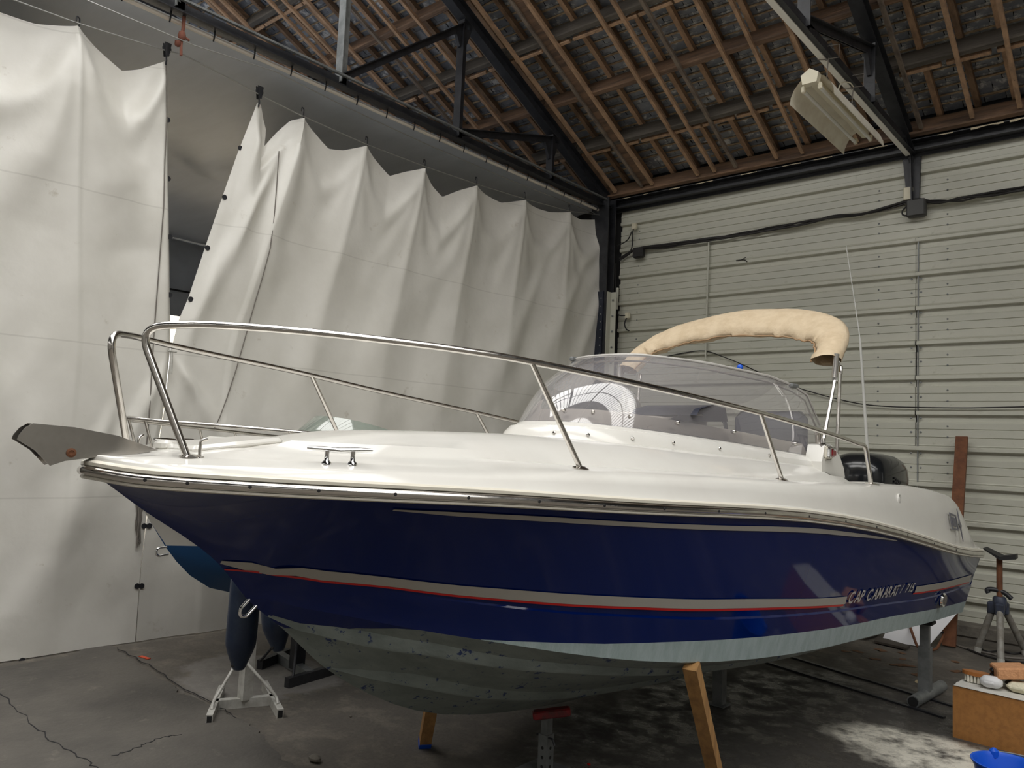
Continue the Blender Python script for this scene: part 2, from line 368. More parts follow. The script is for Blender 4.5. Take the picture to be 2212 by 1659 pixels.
# clad wall: steel lining trays, 0.4 m each
def tray_mesh(L, name):
    prof = [(0, .400), (-.010, .396), (-.024, .388), (-.024, .354), (-.018, .348), (.028, .340), (.030, .276), (.002, .264), (-.003, .258), (0, .196), (.010, .193), (.010, .186), (0, .183), (0, .106), (.010, .103), (.010, .096), (0, .093), (0, .02), (-.006, .010), (0, 0)]
    b = MB(); b.grid([[(x, y, z) for y, z in prof] for x in (0, L)]); b.grid([[(x, y+.02, z) for y, z in prof] for x in (0, L)], flip=True)
    return b.mesh(name, M['cladding'], False)
wall = empty('wall_back', (0, WY, 0), kind='structure')
me1, me2 = tray_mesh(4.04, 'tray_4m'), tray_mesh(3.9, 'tray_short')
for k in range(13):
    zt = 5.178-.4*k+.012
    for x, me in ((-6.42, me1), (-2.372, me2), (1.532, me1)):
        o = bpy.data.objects.new('cladding_panel', me); C.objects.link(o); o.parent = wall
        o.location = (x+(rnd.uniform(-.012, .012) if x > -6 else 0), rnd.uniform(-.003, .003), zt-.388)
b = MB()
for x, L in ((-6.42, 4.04), (-2.372, 3.9)): b.box((x+L/2, .0, 5.29), (L, .012, .22)); b.box((x+L/2, -.008, 5.275), (L, .01, .012))
b.build('top_flashing', M['cladding'], wall)
b = MB()                                             # screws and bolts along the joints
for k in range(13):
    zt = 5.178-.4*k
    for x in (-6.1, -2.78, -2.05): 
        for dz in (-.15, -.27): b.lathe([(.011, 0), (.011, .005), (.004, .009)], (x, -.001, zt+dz), (0, -1, 0), 6)
    if k > 2:
        for x in (-2.42, -2.32):
            for dz in (-.06, -.22): b.lathe([(.012, 0), (.012, .006), (.005, .009)], (x, -.001, zt+dz), (0, -1, 0), 6)
tag(b.build('fixing_screws', M['grey_steel'], wall), kind='stuff')
b = MB(); b.box((-2.35, -.004, 2.2), (.012, .02, 4.4)); b.build('joint_strip', M['grey_steel'], wall)
b = MB(); b.box(((X0+X1)/2, .12, 2.95), (X1-X0, .12, 6.1)); b.build('wall_backing', M['felt'], wall)
b = MB(); b.rbox((-1.8, -.05, .07), (9.4, .26, .14), .02); b.build('concrete_kerb', M['concrete'], wall)
# other walls (out of frame or behind the sheets)
def plain_wall(name, boxes, mt):
    b = MB()
    for c, d in boxes: b.box(c, d)
    return tag(b.build(name, mt), kind='structure')
M['plaster'] = mat('grey_rendered_wall', (.42, .41, .38), .85, col2=(.34, .33, .30), scale=1.5)
plain_wall('wall_front', [(((X0+X1)/2, YB, 2.7), (X1-X0, .2, 5.4))], M['plaster'])
plain_wall('wall_right', [((X1, 0, 5.0), (.2, 19.4, 10.0))], M['plaster'])
plain_wall('wall_left', [((X0-.1, 0, 7.6), (.2, 19.4, 5.0)), ((X0-.1, 9.2, 2.55), (.2, 1.2, 5.1)), ((X0-.1, -2.6, 2.55), (.2, 14, 5.1))], M['plaster'])
# eaves beam with flaking cream paint along its top
eb = empty('trim_1', (0, WY-.06, 5.47), kind='structure')
b = MB(); b.box((-3, -.04, .035), (14, .16, .012)); b.box((-3, 0, -.02), (14, .02, .22)); b.box((-3, -.06, -.085), (14, .13, .012)); b.box((-3, .08, .2), (14, .02, .5)); b.build('eaves_beam', M['black_steel'], eb)
b = MB(); x = -6.3
while x < .4:
    L = rnd.uniform(.08, .32)*(2.2 if x > -2.1 else .8); h = rnd.uniform(.012, .02)*(1.4 if x > -2.1 else .8)
    n = max(3, int(L/.05)); top = [Vector((x+L*i/n, -.122, .036)) for i in range(n+1)]; bot = [Vector((x+L*i/n, -.122, .034-h*rnd.uniform(.3, 1.1))) for i in range(n, -1, -1)]
    b.prism(top+bot, (0, -.003, 0)); x += L+rnd.uniform(.12, .5)*(.15 if x > -2.1 else 1)
tag(b.build('flaking_paint', M['flake'], eb), kind='stuff')
# ------------------------------------------------------------------ roof
roof = empty('ceiling', (0, WY, EZ), kind='structure')
def rb(bld): return bld
def place(o): o.parent = roof; o.matrix_parent_inverse = Matrix.Translation((0, -WY, -EZ)); return o
XA, XB = -11.2, 1.4
# purlins
for k, d in enumerate((.19, 1.02, 1.78, 2.6, 3.42, 4.27, 5.1, 5.88)):
    for xa, xb in ((-10.6, -6.53), (-6.53, -2.42), (-2.42, 1.6)):
        b = MB(); c0 = RP((xa+xb)/2, d, .185 if k else .14)
        rot = Matrix((Vector((1, 0, 0)), -sd, sn)).transposed()
        j = rnd.uniform(-.01, .01)
        b.rbox(c0+sn*j, (xb-xa-.01, .075, .20), .012, rot=rot)
        place(b.build('purlin', M['purlin_grey' if (k % 2 == 1) else 'purlin']))
        if k % 2 == 1:                               # orange batten under the grey purlins, nailed in short lengths
            x = xa+.1
            while x < xb-.25:
                L = rnd.uniform(.42, .46)
                b = MB(); b.rbox(RP(x+L/2, d, .105)-sd*.06+sn*rnd.uniform(0, .012), (L-.02, .045, .05), .006, rot=rot)
                place(b.build('nailed_batten', M['rafter'])); x += .452
def slope_bar(x, d0, d1, off, wd, ht, name, mt, lean=0.):
    b = MB(); b.bar(RP(x, d0, off), RP(x+lean, d1, off), wd, ht, up=sn); n = len(b.v)
    return place(b.build(name, mt))
# rafters above the purlins
x = -10.75; i = 0
while x < 1.3:
    slope_bar(x+rnd.uniform(-.02, .02), .1, 5.95, .315, .06, .07, 'rafter', M['rafter_dk' if i % 3 == 0 else 'rafter'], rnd.uniform(-.02, .02)); x += .3755; i += 1
# ceiling battens under the purlins
base = [-5.91, -5.74, -5.03, -4.78, -4.48, -3.93, -3.60, -3.15, -2.95]
for x in [v-4.11 for v in base if v < -3]+[-6.72, -6.36]+base+[-2.26, -1.75, -1.31, -.86, -.4, .1, .55]:
    mt = 'rafter_grey' if abs(x+4.48) < .01 or rnd.random() < .2 else 'rafter'
    slope_bar(x, .28, 5.93, .062, .042, .045, 'ceiling_batten', M[mt], rnd.uniform(.0, .05))
for x in (-5.83, -9.94): slope_bar(x, .28, 5.93, .10, .13, .05, 'ceiling_board', M['purlin'], .02)
# laths and slates
rows = []
d = .18
while d < 5.95: rows.append(d); d += .112
for k, d in enumerate(rows):
    b = MB(); n = 40
    for seg in range(n):
        xa = XA+(XB-XA)*seg/n; xb = XA+(XB-XA)*(seg+1)/n
        if rnd.random() < .06: continue
        wob = rnd.uniform(-.007, .007); hh = rnd.uniform(.014, .026)
        b.bar(RP(xa, d, .365)+sd*wob, RP(xb, d, .365)+sd*(wob+rnd.uniform(-.006, .006)), hh, .012, up=sn)
    place(b.build('lath', M['lath'], smooth=False))
SW = .205
sm = MB(); sm.box((0, 0, 0), (SW-.008, .17, .007)); slate_me = sm.mesh('slate', M['slate'], False)
cand = []
for k, d in enumerate(rows):
    x = XA+(SW/2 if k % 2 else 0)
    while x < XB:
        p = RP(x, d-.055, .392); px, py, dep = proj(p)
        vis = dep > 0 and -30 < px < 2240 and -30 < py < 1000
        cand.append(((dep if vis else 99+dep), p, rnd.uniform(-.03, .03), rnd.uniform(.02, .055), rnd.uniform(-.006, .006))); x += SW
cand.sort(key=lambda c: c[0])
rest = MB()
for i, (dep, p, yaw, tilt, dz) in enumerate(cand):
    R = Matrix((Vector((1, 0, 0)), -sd, sn)).transposed() @ Matrix.Rotation(tilt, 3, 'X') @ Matrix.Rotation(yaw, 3, 'Z')
    if i < 300:
        o = bpy.data.objects.new('slate', slate_me); C.objects.link(o); o.matrix_world = Matrix.Translation(p+sn*dz) @ R.to_4x4(); place(o)
    else:
        rest.box(p+sn*dz, (SW-.008, .17, .007), rot=R)
tag(place(rest.build('slate_courses', M['slate'], smooth=False)), kind='stuff')
b = MB()                                             # unseen sheet added above slates against light leaks; rest of roof with skylight gaps
def slab(x0, x1, ya, za, yb2, zb, th=.06): b.prism([Vector((x0, ya, za)), Vector((x1, ya, za)), Vector((x1, yb2, zb)), Vector((x0, yb2, zb))], (0, 0, th))
rr = rz(WY, .47)
SKA, SKB = .7, 3.7
slab(X0-.2, X1+.2, WY+.3, rz(-.3, .47), SKB, rr-SL*SKB); slab(X0-.2, X1+.2, SKA, rr-SL*SKA, 0, rr)
slab(X0-.2, SKX0, SKB, rr-SL*SKB, SKA, rr-SL*SKA); slab(SKX1, X1+.2, SKB, rr-SL*SKB, SKA, rr-SL*SKA)                                  # skylight: distance beyond the ridge
SKC, SKD = .7, 3.1                                   # strip added on the far slope to brighten the clad wall
slab(X0-.2, X1+.2, 0, rr, -SKC, rr-SL*SKC); slab(X0-.2, X1+.2, -SKD, rr-SL*SKD, YB-.3, rr-SL*9.9)
slab(X0-.2, SKX0, -SKC, rr-SL*SKC, -SKD, rr-SL*SKD); slab(SKX1, X1+.2, -SKC, rr-SL*SKC, -SKD, rr-SL*SKD)
place(b.build('roof_light_shield', M['felt'], smooth=False))
# glazing bars of the near skylight, then of the added far one
sky = empty('window_1', (0, 0, rr), kind='structure')
x = SKX0
while x <= SKX1+.01:
    b = MB(); b.bar((x, SKA, -SL*SKA), (x, SKB, -SL*SKB), .045, .07); b.build('glazing_bar', M['black_steel'], sky); x += .55
for dd in (SKA+.05, (SKA+SKB)/2, SKB-.05):
    b = MB(); b.bar((SKX0, dd, -SL*dd-.06), (SKX1, dd, -SL*dd-.06), .08, .10); b.build('skylight_purlin', M['black_steel'], sky)
th = math.atan(SL)
added_sky = empty('added_skylight', (0, 0, rr), kind='structure'); x = SKX0
while x <= SKX1+.01:
    b = MB(); b.bar((x, -SKC, -SL*SKC), (x, -SKD, -SL*SKD), .045, .07); b.build('glazing_bar', M['black_steel'], added_sky); x += .55
portal(((SKX0+SKX1)/2, -(SKC+SKD)/2, rr-SL*(SKC+SKD)/2+.12), (th, 0, 0), SKX1-SKX0, (SKD-SKC)/math.cos(th))
portal((( SKX0+SKX1)/2, (SKA+SKB)/2, rr-SL*(SKA+SKB)/2+.12), (-th, 0, 0), SKX1-SKX0, (SKB-SKA)/math.cos(th))
# ground and a house front outside the left doorway
b = MB(); b.box((X0-9, 0, -.06), (18, 26, .08)); tag(b.build('yard_ground', M['concrete']), 'pale yard ground outside the hangar doorway', 'ground', kind='structure')
# ------------------------------------------------------------------ roof trusses
def truss(x, label, chw):
    t = empty('roof_truss', (x, WY, 5.5), label=label, cat='roof truss')
    def P(d, z): return (0, -d, z-5.5)
    def ang(name, p, q, wd, mt='black_steel', dx=0.):
        b = MB(); p, q = Vector(p)+Vector((dx, 0, 0)), Vector(q)+Vector((dx, 0, 0))
        a = (q-p).normalized(); s = Vector((1, 0, 0)); u = s.cross(a).normalized()
        for sg in (-1, 1): b.bar(p+s*sg*.012, q+s*sg*.012, .010, wd, up=u)       # two back-to-back legs
        b.bar(p+u*wd*.5, q+u*wd*.5, .11, .010, up=u); return b.build(name, M[mt], t)
    # rafter: I-section with riveted web
    b = MB(); p, q = Vector(P(.12, rz(.12, -.02))), Vector(P(9.7, rz(9.7, -.02)))
    b.bar(p, q, .012, .15, up=sn); b.bar(p+sn*.075, q+sn*.075, .13, .012, up=sn); b.bar(p-sn*.075, q-sn*.075, .13, .012, up=sn); b.build('rafter_beam', M['black_steel'], t)
    ch = ang('bottom_chord', P(.05, 5.43), P(10.4, 5.43), chw)
    pd = (1.6, 3.38, 5.08, 6.8)
    for i, d in enumerate(pd):
        ang('vertical_strut', P(d, 5.42), P(d, rz(d, -.1)), .085, 'grey_steel' if d > 5 else 'black_steel', .0)
        b = MB(); zz = rz(d, -.14); g = [(.02, -d-.17, zz-5.5-.10), (.02, -d+.12, zz-5.5-.03), (.02, -d+.02, zz-5.5-.30), (.02, -d-.07, zz-5.5-.30)]
        b.prism(g, (-.04, 0, 0)); b.build('gusset_plate', M['black_steel'], t)
        if i < 3: ang('diagonal_strut', P(pd[i+1], 5.48), P(d, rz(d, -.16)), .075)
    b = MB(); b.prism([(.025, -.02, -.28), (.025, -.02, .12), (.025, -.35, .10), (.025, -.45, -.05), (.025, -.10, -.16)], (-.05, 0, 0)); b.build('heel_plate', M['black_steel'], t)
    return t
t1 = truss(-6.535, 'black steel roof truss over the hanging white curtains', .09)
t2 = truss(-2.414, 'black steel roof truss with pale lower edge above the lamp', .13)
b = MB(); b.bar((-.02, -.12, -.143), (-.02, -10.4, -.143), .055, .014); b.build('white_trunking', M['white_stripmetal'], t2)['label'] = 'white strip under the black chord'
# hanger post of truss 2 down the wall, and corner column
b = MB(); b.prism([(-.10, -.06, -.08), (.10, -.06, -.08), (.075, -.06, -.85), (-.03, -.06, -.85)], (0, .05, 0)); b.bar((.0, -.09, -.02), (.02, -.09, -.85), .012, .08, up=(0, 1, 0)); b.build('wall_bracket', M['black_steel'], t2)
col = empty('steel_column', (-6.56, 9.5, 0), label='black riveted steel column in the corner behind the curtain edge', cat='column')
b = MB(); b.box((0, .08, 2.75), (.30, .02, 5.5)); b.box((0, -.10, 2.75), (.30, .02, 5.5)); b.box((0, 0, 2.75), (.02, .2, 5.5)); b.build('column_shaft', M['black_steel'], col)
b = MB(); b.box((.02, -.125, 2.05), (.20, .02, 4.1)); b.build('riveted_plate', mat('blue_black_steel', (.012, .016, .03), .45), col)
b = MB()
for k in range(34):
    for xx in (-.05, .09): b.lathe([(.012, 0), (.010, .008), (.003, .011)], (xx, -.135, .2+.115*k), (0, -1, 0), 6)
tag(b.build('rivets', M['grey_steel'], col), kind='stuff')
b = MB(); b.box((.20, .02, 2.05), (.09, .012, 4.1)); b.box((.155, -.03, 2.05), (.012, .1, 4.1)); b.build('cream_angle', M['cladding'], col)
b = MB()
for k in range(17): b.lathe([(.016, 0), (.014, .01), (.005, .014)], (.205, .0, .3+.23*k), (0, -1, 0), 6)
tag(b.build('angle_bolts', M['grey_steel'], col), kind='stuff')
# ------------------------------------------------------------------ grey tarpaulin ceiling beyond truss 1
def sagged(x0, x1, y0, y1, z, sag, name, label, seed, nx=50, ny=150, wr=.03):
    rows = []
    for i in range(nx+1):
        u = i/nx; r = []
        for j in range(ny+1):
            v = j/ny; x = x0+(x1-x0)*u; y = y0+(y1-y0)*v
            wv = noise.noise(Vector((x*.25+seed, y*2.6+x*1.2, seed)))*wr*(u**3.0)+noise.noise(Vector((x*.5, y*7+x*2.5, seed+4)))*wr*.6*(u**4)
            r.append((x, y, z-sag*4*u*(1-u)+wv*min(1, (1-u)*9)))
        rows.append(r)
    b = MB(); b.grid(rows); o = b.build(name, M['tarp'], smooth=60); return tag(o, label, 'tarpaulin', 'grey tarpaulins under the roof')
tp = sagged(-6.66, -10.5, 9.62, -3.0, 5.40, .05, 'ceiling_tarpaulin', 'grey tarpaulin ceiling stretched flat along the nearer truss', 1., wr=.12)
tq = sagged(-10.50, -14.3, 9.62, -3.0, 5.40, .10, 'ceiling_tarpaulin', 'second grey tarpaulin ceiling seen through the curtain gap', 7., wr=.12)
rows_ = []
for i in range(25):
    z = 5.38-(5.38-3.95)*i/24
    rows_.append([(-14.35+.05*noise.noise(Vector((j*.3, i*.15, 3))), 9.6-12.4*j/50, z) for j in range(51)])
b = MB(); b.grid(rows_); tag(b.build('end_tarpaulin', M['tarp'], smooth=60), 'grey tarpaulin hanging across the far end behind the gap', 'tarpaulin', 'grey tarpaulins under the roof')
b = MB(); b.bar((-14.28, 9.5, 4.42), (-14.28, -2.8, 4.42), .03, .03); b.build('end_batten', M['black_steel'], roof, None); bpy.context.view_layer.update()
bpy.data.objects['end_batten'].matrix_parent_inverse = Matrix.Translation((0, -WY, -EZ))
# hem tube, eyelet ties along the near edge of the tarpaulin
b = MB(); b.tube([(0, 9.5, 0), (0, -3, 0)], .020, 8); hem = b.build('hem_pole', M['dash'], tp, smooth=40); hem.location = (-6.60, 0, 5.335)
y = 9.3; k = 0
while y > 1.2:
    b = MB(); b.tube(fillet([(0, 0, -.075), (.02, 0, -.02), (.0, 0, .1), (-.07, 0, .13)], .03, 3), .007, 5)
    o = b.build('cable_tie', M['black_mat'], tp); o.location = (-6.565, y, 5.36); y -= .40
b = MB(); b.bar((-6.45, 9.4, 5.47), (-6.45, -3, 5.47), .03, .02); b.build('edge_flat', M['grey_steel'], tp)
# ================================================================== CURTAINS, WIRES
CA, CB = Vector((-6.84, 2.0, 0)), Vector((-6.60, 9.55, 0))
cu = (CB-CA).normalized(); cn = Vector((cu.y, -cu.x, 0)).normalized()      # cn points towards the camera side (+X)
def cpl(px, py):                                    # place on the curtain plane -> (distance along it, height)
    d = ray(px, py); k = (CA-CC).dot(cn)/d.dot(cn); p = CC+d*k; return ((p-CA).dot(cu), p.z)
def CP(q, z, out=0.): return CA+cu*q+Vector((0, 0, z))+cn*out
def curtain(top, hooks, left, right, bottom, nu, nv, seed, amp=.10, low=.5, shear=0., sagw=1., ridges=()):
    RG = [(cpl(*a), cpl(*c), h, wd) for a, c, h, wd in ridges]
    T = [cpl(*p) for p in top]; H = [cpl(*p)[0] for p in hooks]
    Lq = sorted([(z, q) for q, z in (cpl(*p) for p in left)]); Rq = sorted([(z, q) for q, z in (cpl(*p) for p in right)])
    qa, qb = T[0][0], T[-1][0]; zt = lambda u: li(qa+(qb-qa)*u, [t[0] for t in T], [t[1] for t in T])
    hu = [(h-qa)/(qb-qa) for h in H]; hu = [2*hu[0]-hu[1] if hu[0] > .02 else -.12]+hu+[2*hu[-1]-hu[-2] if hu[-1] < .98 else 1.1]
    rows = []
    for i in range(nv+1):
        v = i/nv; r = []
        for j in range(nu+1):
            u = j/nu; z1 = zt(u); z = z1+(bottom-z1)*v; m = z1-z
            l, rr_ = li(z, [a for a, _ in Lq], [c for _, c in Lq]), li(z, [a for a, _ in Rq], [c for _, c in Rq])
            q = l+(rr_-l)*u
            uu = min(max(u+shear*v*v*u, -.1), 1.1); k = 0
            while k < len(hu)-2 and uu > hu[k+1]: k += 1
            wdt = hu[k+1]-hu[k]; f = (uu-hu[k])/wdt; met = wdt*(qb-qa)
            c = .5+.5*math.cos(2*PI*f); pw = 1+3*math.exp(-m*1.6)
            fade = (low+(1-low)*math.exp(-(m/2.6)**2))
            a = amp*min(1, met/.9)
            out = a*(c**pw)*fade*(.35+.65*min(1, m/.5))
            tri = 1-(2*f-1)**2; Hh = .10+.52*met*tri
            jit = .7+.6*noise.noise(Vector((hu[k]*9+seed, f*2, m*1.5)))
            out += sagw*.075*met*math.exp(-((m-Hh)/(.09+.10*m))**2)*(tri**.7)*jit+sagw*.035*met*math.exp(-((m-2.0*Hh)/(.16+.14*m))**2)*tri*jit
            out -= sagw*.07*met*tri*math.exp(-(m/(.05+Hh*.8))**2)
            out += .022*math.exp(-(min(f, 1-f)*met/(.02+.022*m))**2)*math.exp(-m*.55)     # straight crease under every hook
            n1 = noise.noise(Vector((q*.55+seed, z*.35, seed)))*.07+noise.noise(Vector((q*1.7-z*.5, z*.7, seed+3)))*.028+noise.noise(Vector((q*4-z*1.6, z*2.0, seed+9)))*.009
            for (qa_, za_), (qb_, zb2_), hgt, wd in RG:   # long soft folds drawn across the sheet
                L2 = (qb_-qa_)**2+(zb2_-za_)**2; f2 = ((q-qa_)*(qb_-qa_)+(z-za_)*(zb2_-za_))/L2; fc = min(1.15, max(0, f2))
                dd = math.hypot(q-qa_-(qb_-qa_)*fc, z-za_-(zb2_-za_)*fc); ww = wd*(.25+.9*fc)
                out += hgt*math.exp(-(dd/ww)**2)*min(1, fc*4+.1)*max(0, 1-max(0, fc-.8)/.35)
            out += n1*min(1, m/.3)*(1 if z > .35 else .6+.4*z/.35)
            r.append(CP(q, z, out*min(1, (1-u)*40+.15)*min(1, u*40+.15)))
        rows.append(r)
    return rows, T
def surf(rows, px, py, gap=.012):                  # a place lying on the hung sheet, in front of the folds
    q, z = cpl(px, py); best = min((((p-CA).dot(cu)-q)**2+(p.z-z)**2, (p-CA).dot(cn)) for r in rows for p in r[::1])
    return CP(q, z, best[1]+gap)
def eyelets(parent, pts):
    for p in pts:
        b = MB(); b.lathe([(.010, 0), (.024, 0), (.024, .006), (.010, .006)], (0, 0, 0), cn, 10)
        b.build('eyelet', M['black_steel'], parent, loc=p)
def hook(parent, p, h=.10):
    b = MB(); b.tube(fillet([(0, 0, -.03), (0, .012, -.03), (0, .012, h), (0, -.012, h+.015), (0, -.012, h-.03)], .012, 3), .006, 6)
    return b.build('curtain_hook', M['black_steel'], parent, loc=p)
# left sheet
topL = [(-330, -60), (-230, -75), (-140, -40), (0, 16), (80, 46), (163, 62), (200, 92), (265, 148), (300, 146), (358, 133)]
rowsL, TL = curtain(topL, [(-230, -75), (163, 62), (358, 133)], [(-330, -60), (-330, 1520)], [(358, 133), (366, 690), (366, 760), (352, 890), (320, 1080), (303, 1230), (292, 1384)], .012, 110, 150, 2., amp=.12, low=.04, ridges=(((163, 66), (270, 480), .10, .20), ((163, 66), (60, 420), .06, .22), ((356, 140), (290, 300), .05, .10), ((-60, 700), (200, 1250), .03, .25), ((250, 860), (60, 1330), .04, .16), ((360, 770), (200, 1100), .04, .12)))
b = MB(); b.grid(rowsL); cl = tag(b.build('hanging_sheet', M['pvc'], smooth=75), 'left white plastic sheet hung from a wire, nearest the camera', 'curtain', 'white sheets hung as a partition')
eyelets(cl, [surf(rowsL, *p, .002) for p in [(360, 260), (361, 387), (361, 514), (361, 638), (296, 1266), (310, 1136), (47, 1427)]])
hook(cl, CP(*cpl(165, 66), .02))
# right sheet
topR = [(555, 222), (563, 226), (592, 285), (597, 322), (612, 290), (632, 260), (652, 256), (690, 288), (725, 322), (752, 325), (790, 317), (828, 352), (857, 381), (885, 371), (915, 365), (945, 402), (970, 426), (1000, 411), (1027, 402), (1060, 421), (1092, 437), (1132, 433), (1170, 449), (1196, 457), (1228, 459), (1262, 473), (1311, 474)]
hooksR = [(557, 222), (652, 256), (790, 317), (915, 365), (1027, 402), (1132, 433), (1228, 459), (1311, 474)]
leftR = [(555, 222), (512, 330), (479, 425), (440, 540), (405, 645), (385, 690), (368, 755), (353, 890), (322, 1080), (305, 1230), (294, 1384)]
rightR = [(1311, 474), (1303, 600), (1293, 765), (1278, 1000), (1262, 1330)]
rowsR, TR = curtain(topR, hooksR, leftR, rightR, .012, 240, 150, 5., amp=.075, low=.30, shear=.05, ridges=(((557, 230), (500, 640), .06, .14), ((600, 330), (400, 720), .05, .10), ((650, 262), (560, 620), .05, .16), ((366, 765), (520, 1010), .05, .10), ((1180, 560), (1010, 950), .035, .24), ((1262, 560), (1080, 960), .04, .24), ((1300, 600), (1180, 980), .045, .2)))
b = MB(); b.grid(rowsR); cr = tag(b.build('hanging_sheet', M['pvc'], smooth=75), 'long white plastic sheet scalloped along its top behind the boat', 'curtain', 'white sheets hung as a partition')
eyelets(cr, [surf(rowsR, *p, .002) for p in [(517, 321), (482, 427), (446, 536), (409, 647), (306, 1266), (322, 1136)]])
for p in hooksR[1:]: hook(cr, CP(*cpl(*p), .01))
for parent, px, py in ((cl, 358, 112), (cr, 558, 204)):   # pulley blocks the two free corners hang from
    p = CP(*cpl(px, py), .02); b = MB()
    b.lathe([(.035, -.012), (.04, -.004), (.032, 0), (.04, .004), (.035, .012)], (0, 0, .02), cn, 14); b.prism([Vector((0, 0, .07))+cu*.03-cn*.022, Vector((0, 0, .07))-cu*.03-cn*.022, Vector((0, 0, -.05))-cu*.016-cn*.022, Vector((0, 0, -.05))+cu*.016-cn*.022], cn*.006); b.prism([Vector((0, 0, .07))+cu*.03+cn*.016, Vector((0, 0, .07))-cu*.03+cn*.016, Vector((0, 0, -.05))-cu*.016+cn*.016, Vector((0, 0, -.05))+cu*.016+cn*.016], cn*.006)
    b.tube([(0, 0, -.05), cn*.01+Vector((0, 0, -.09)), (0, 0, -.13)], .008, 6)
    b.build('pulley', M['black_steel'], parent, loc=p)
def zcpl(px, py): q, z = cpl(px, py); return CP(q, z, .03)
b = MB(); b.tube([zcpl(*p) for p in [(-300, -130), (20, 0), (163, 52), (357, 112), (388, 118), (480, 165), (557, 206), (650, 252), (790, 314), (915, 361), (1027, 399), (1132, 431), (1228, 457), (1300, 466)]], .0065, 6)
tag(b.build('support_wire', M['wire']), 'lower steel wire the white sheets hang from', 'wire')
b = MB(); b.tube([zcpl(*p)+cn*.25*(1-abs(i-3)/3 if i > 3 else 1) for i, p in enumerate([(60, -15), (230, 55), (388, 119), (560, 172), (720, 240), (900, 313), (1100, 391), (1300, 463)])], .006, 6)
tag(b.build('support_wire', M['wire']), 'upper slack steel wire above the scalloped sheet', 'wire')
b = MB(); b.tube([surf(rowsL, *p) for p in [(356, 140), (354, 200), (351, 260), (347, 350), (343, 450), (337, 550), (330, 650), (325, 740), (318, 830), (314, 900), (311, 960)]], .005, 6)
b.build('hoist_cord', M['rope_grey'], cl)
b = MB(); b.tube([surf(rowsR, *p) for p in [(594, 330), (588, 400), (580, 470), (570, 540), (557, 600), (545, 650), (525, 730), (505, 800), (485, 860), (468, 900), (455, 925)]], .005, 6)
b.build('hoist_cord', M['rope_grey'], cr)
p0 = zcpl(362, 760); b = MB(); b.tube([p0+cn*.05, p0+cn*.06+Vector((0, 0, -.10)), p0+cn*.055+Vector((0, .005, -.2))], .014, 8); b.tube([p0+cn*.06-cu*.04, p0+cn*.06+cu*.04], .01, 6)
b.build('edge_toggle', M['white_paint'], cl)
# rusty rope dangling from the roof over the wires
rp = atx(402, -60, -6.55); P = [atx(*p, -6.55) for p in [(402, -60), (400, 10), (396, 60), (393, 78)]]
b = MB(); b.tube(P, .016, 8); kn = P[-1]; b.build('strand', M['rope'], None); rope = bpy.data.objects['strand']; rope.name = 'rope'; tag(rope, 'frayed rusty red rope knotted below the roof edge', 'rope')
b = MB(); b.lathe([(.004, -.05), (.028, -.035), (.034, 0), (.026, .035), (.004, .05)], kn, None, 10); b.lathe([(.004, -.03), (.026, -.015), (.026, .02), (.004, .03)], kn+Vector((0, -.03, -.08)), None, 10)
b.tube(curve3([kn, atx(404, 84, -6.54), atx(409, 88, -6.54)], 4), .011, 6); b.tube([kn, atx(391, 100, -6.54), atx(391, 120, -6.54)], .013, 6)
b.build('knot', M['rope'], rope, smooth=60)
# dark line coiled on the curtain below the bow
b = MB(); SL_ = lambda px, py, g=.012: surf(rowsL, px, py, g)
for k in range(4):
    pts = [SL_(290+3*k, 1082)+cu*(.02*k), SL_(293+3*k, 1105), SL_(290+2*k, 1135+8*k, .016), SL_(294+2*k, 1150+7*k, .02), SL_(301-k, 1120, .02), SL_(299, 1084)]
    b.tube(curve3(pts, 5), .006, 6)
b.tube(curve3([SL_(294, 1082, .02), SL_(296, 1120, .028), SL_(293, 1182, .014)], 5), .008, 6)
tag(b.build('coiled_line', M['rope_grey'], smooth=60), 'thin dark line hanging in loops on the left white sheet', 'rope')
# ================================================================== THE BOAT  (local axes: x to port, y aft from the bow tip, z up)
BR = math.radians(-4.1)
boat = empty('motorboat', (-2.92, 1.135, 0), BR, 'navy and white motorboat with pale bottom propped up on stands', 'boat')
BM = Matrix.Translation((-2.92, 1.135, 0)) @ Matrix.Rotation(BR, 4, 'Z'); BI = BM.inverted()
YS = ([0, .05, .15, .3, .5, 1, 1.5, 2, 3, 4, 5, 6, 6.6], [0, .2, .36, .5, .64, .86, 1.0, 1.1, 1.21, 1.25, 1.25, 1.21, 1.17])
ZS = ([0, .08, .29, .61, 1.08, 1.71, 2.12, 2.6, 3.06, 3.6, 4.28, 5.0, 5.6, 6.2], [1.65, 1.636, 1.628, 1.619, 1.604, 1.573, 1.555, 1.534, 1.504, 1.45, 1.36, 1.248, 1.165, 1.11])
ZK = ([0, .054, .179, .482, .639, .79, 1.0, 1.252, 1.525, 1.824, 2.448, 3.5, 6.4], [1.65, 1.613, 1.521, 1.308, 1.133, 1.009, .82, .657, .531, .449, .371, .33, .31])
YC = ([.63, .8, 1.0, 1.25, 1.6, 2, 2.5, 3, 4, 5, 6.6], [0, .15, .31, .48, .67, .83, .95, 1.02, 1.07, 1.08, 1.05])
ZC = ([.63, .676, .773, .924, 1.164, 1.394, 1.7, 2.02, 2.44, 2.93, 3.46, 4.33, 5.08, 6.3], [1.14, 1.148, 1.121, 1.089, 1.035, .99, .927, .87, .814, .773, .741, .712, .674, .631])
VB = ([1.39, 1.78, 2.4, 3.38, 3.97, 4.93, 6.17], [.003, .076, .145, .159, .157, .185, .190])
VK = ([1.0, 1.5, 2.07, 3.09, 3.97, 4.85, 6.2], [.25, .262, .295, .295, .303, .337, .47])
VW = ([.79, .829, .976, 1.09, 1.164], [0, .255, .78, .952, .998])
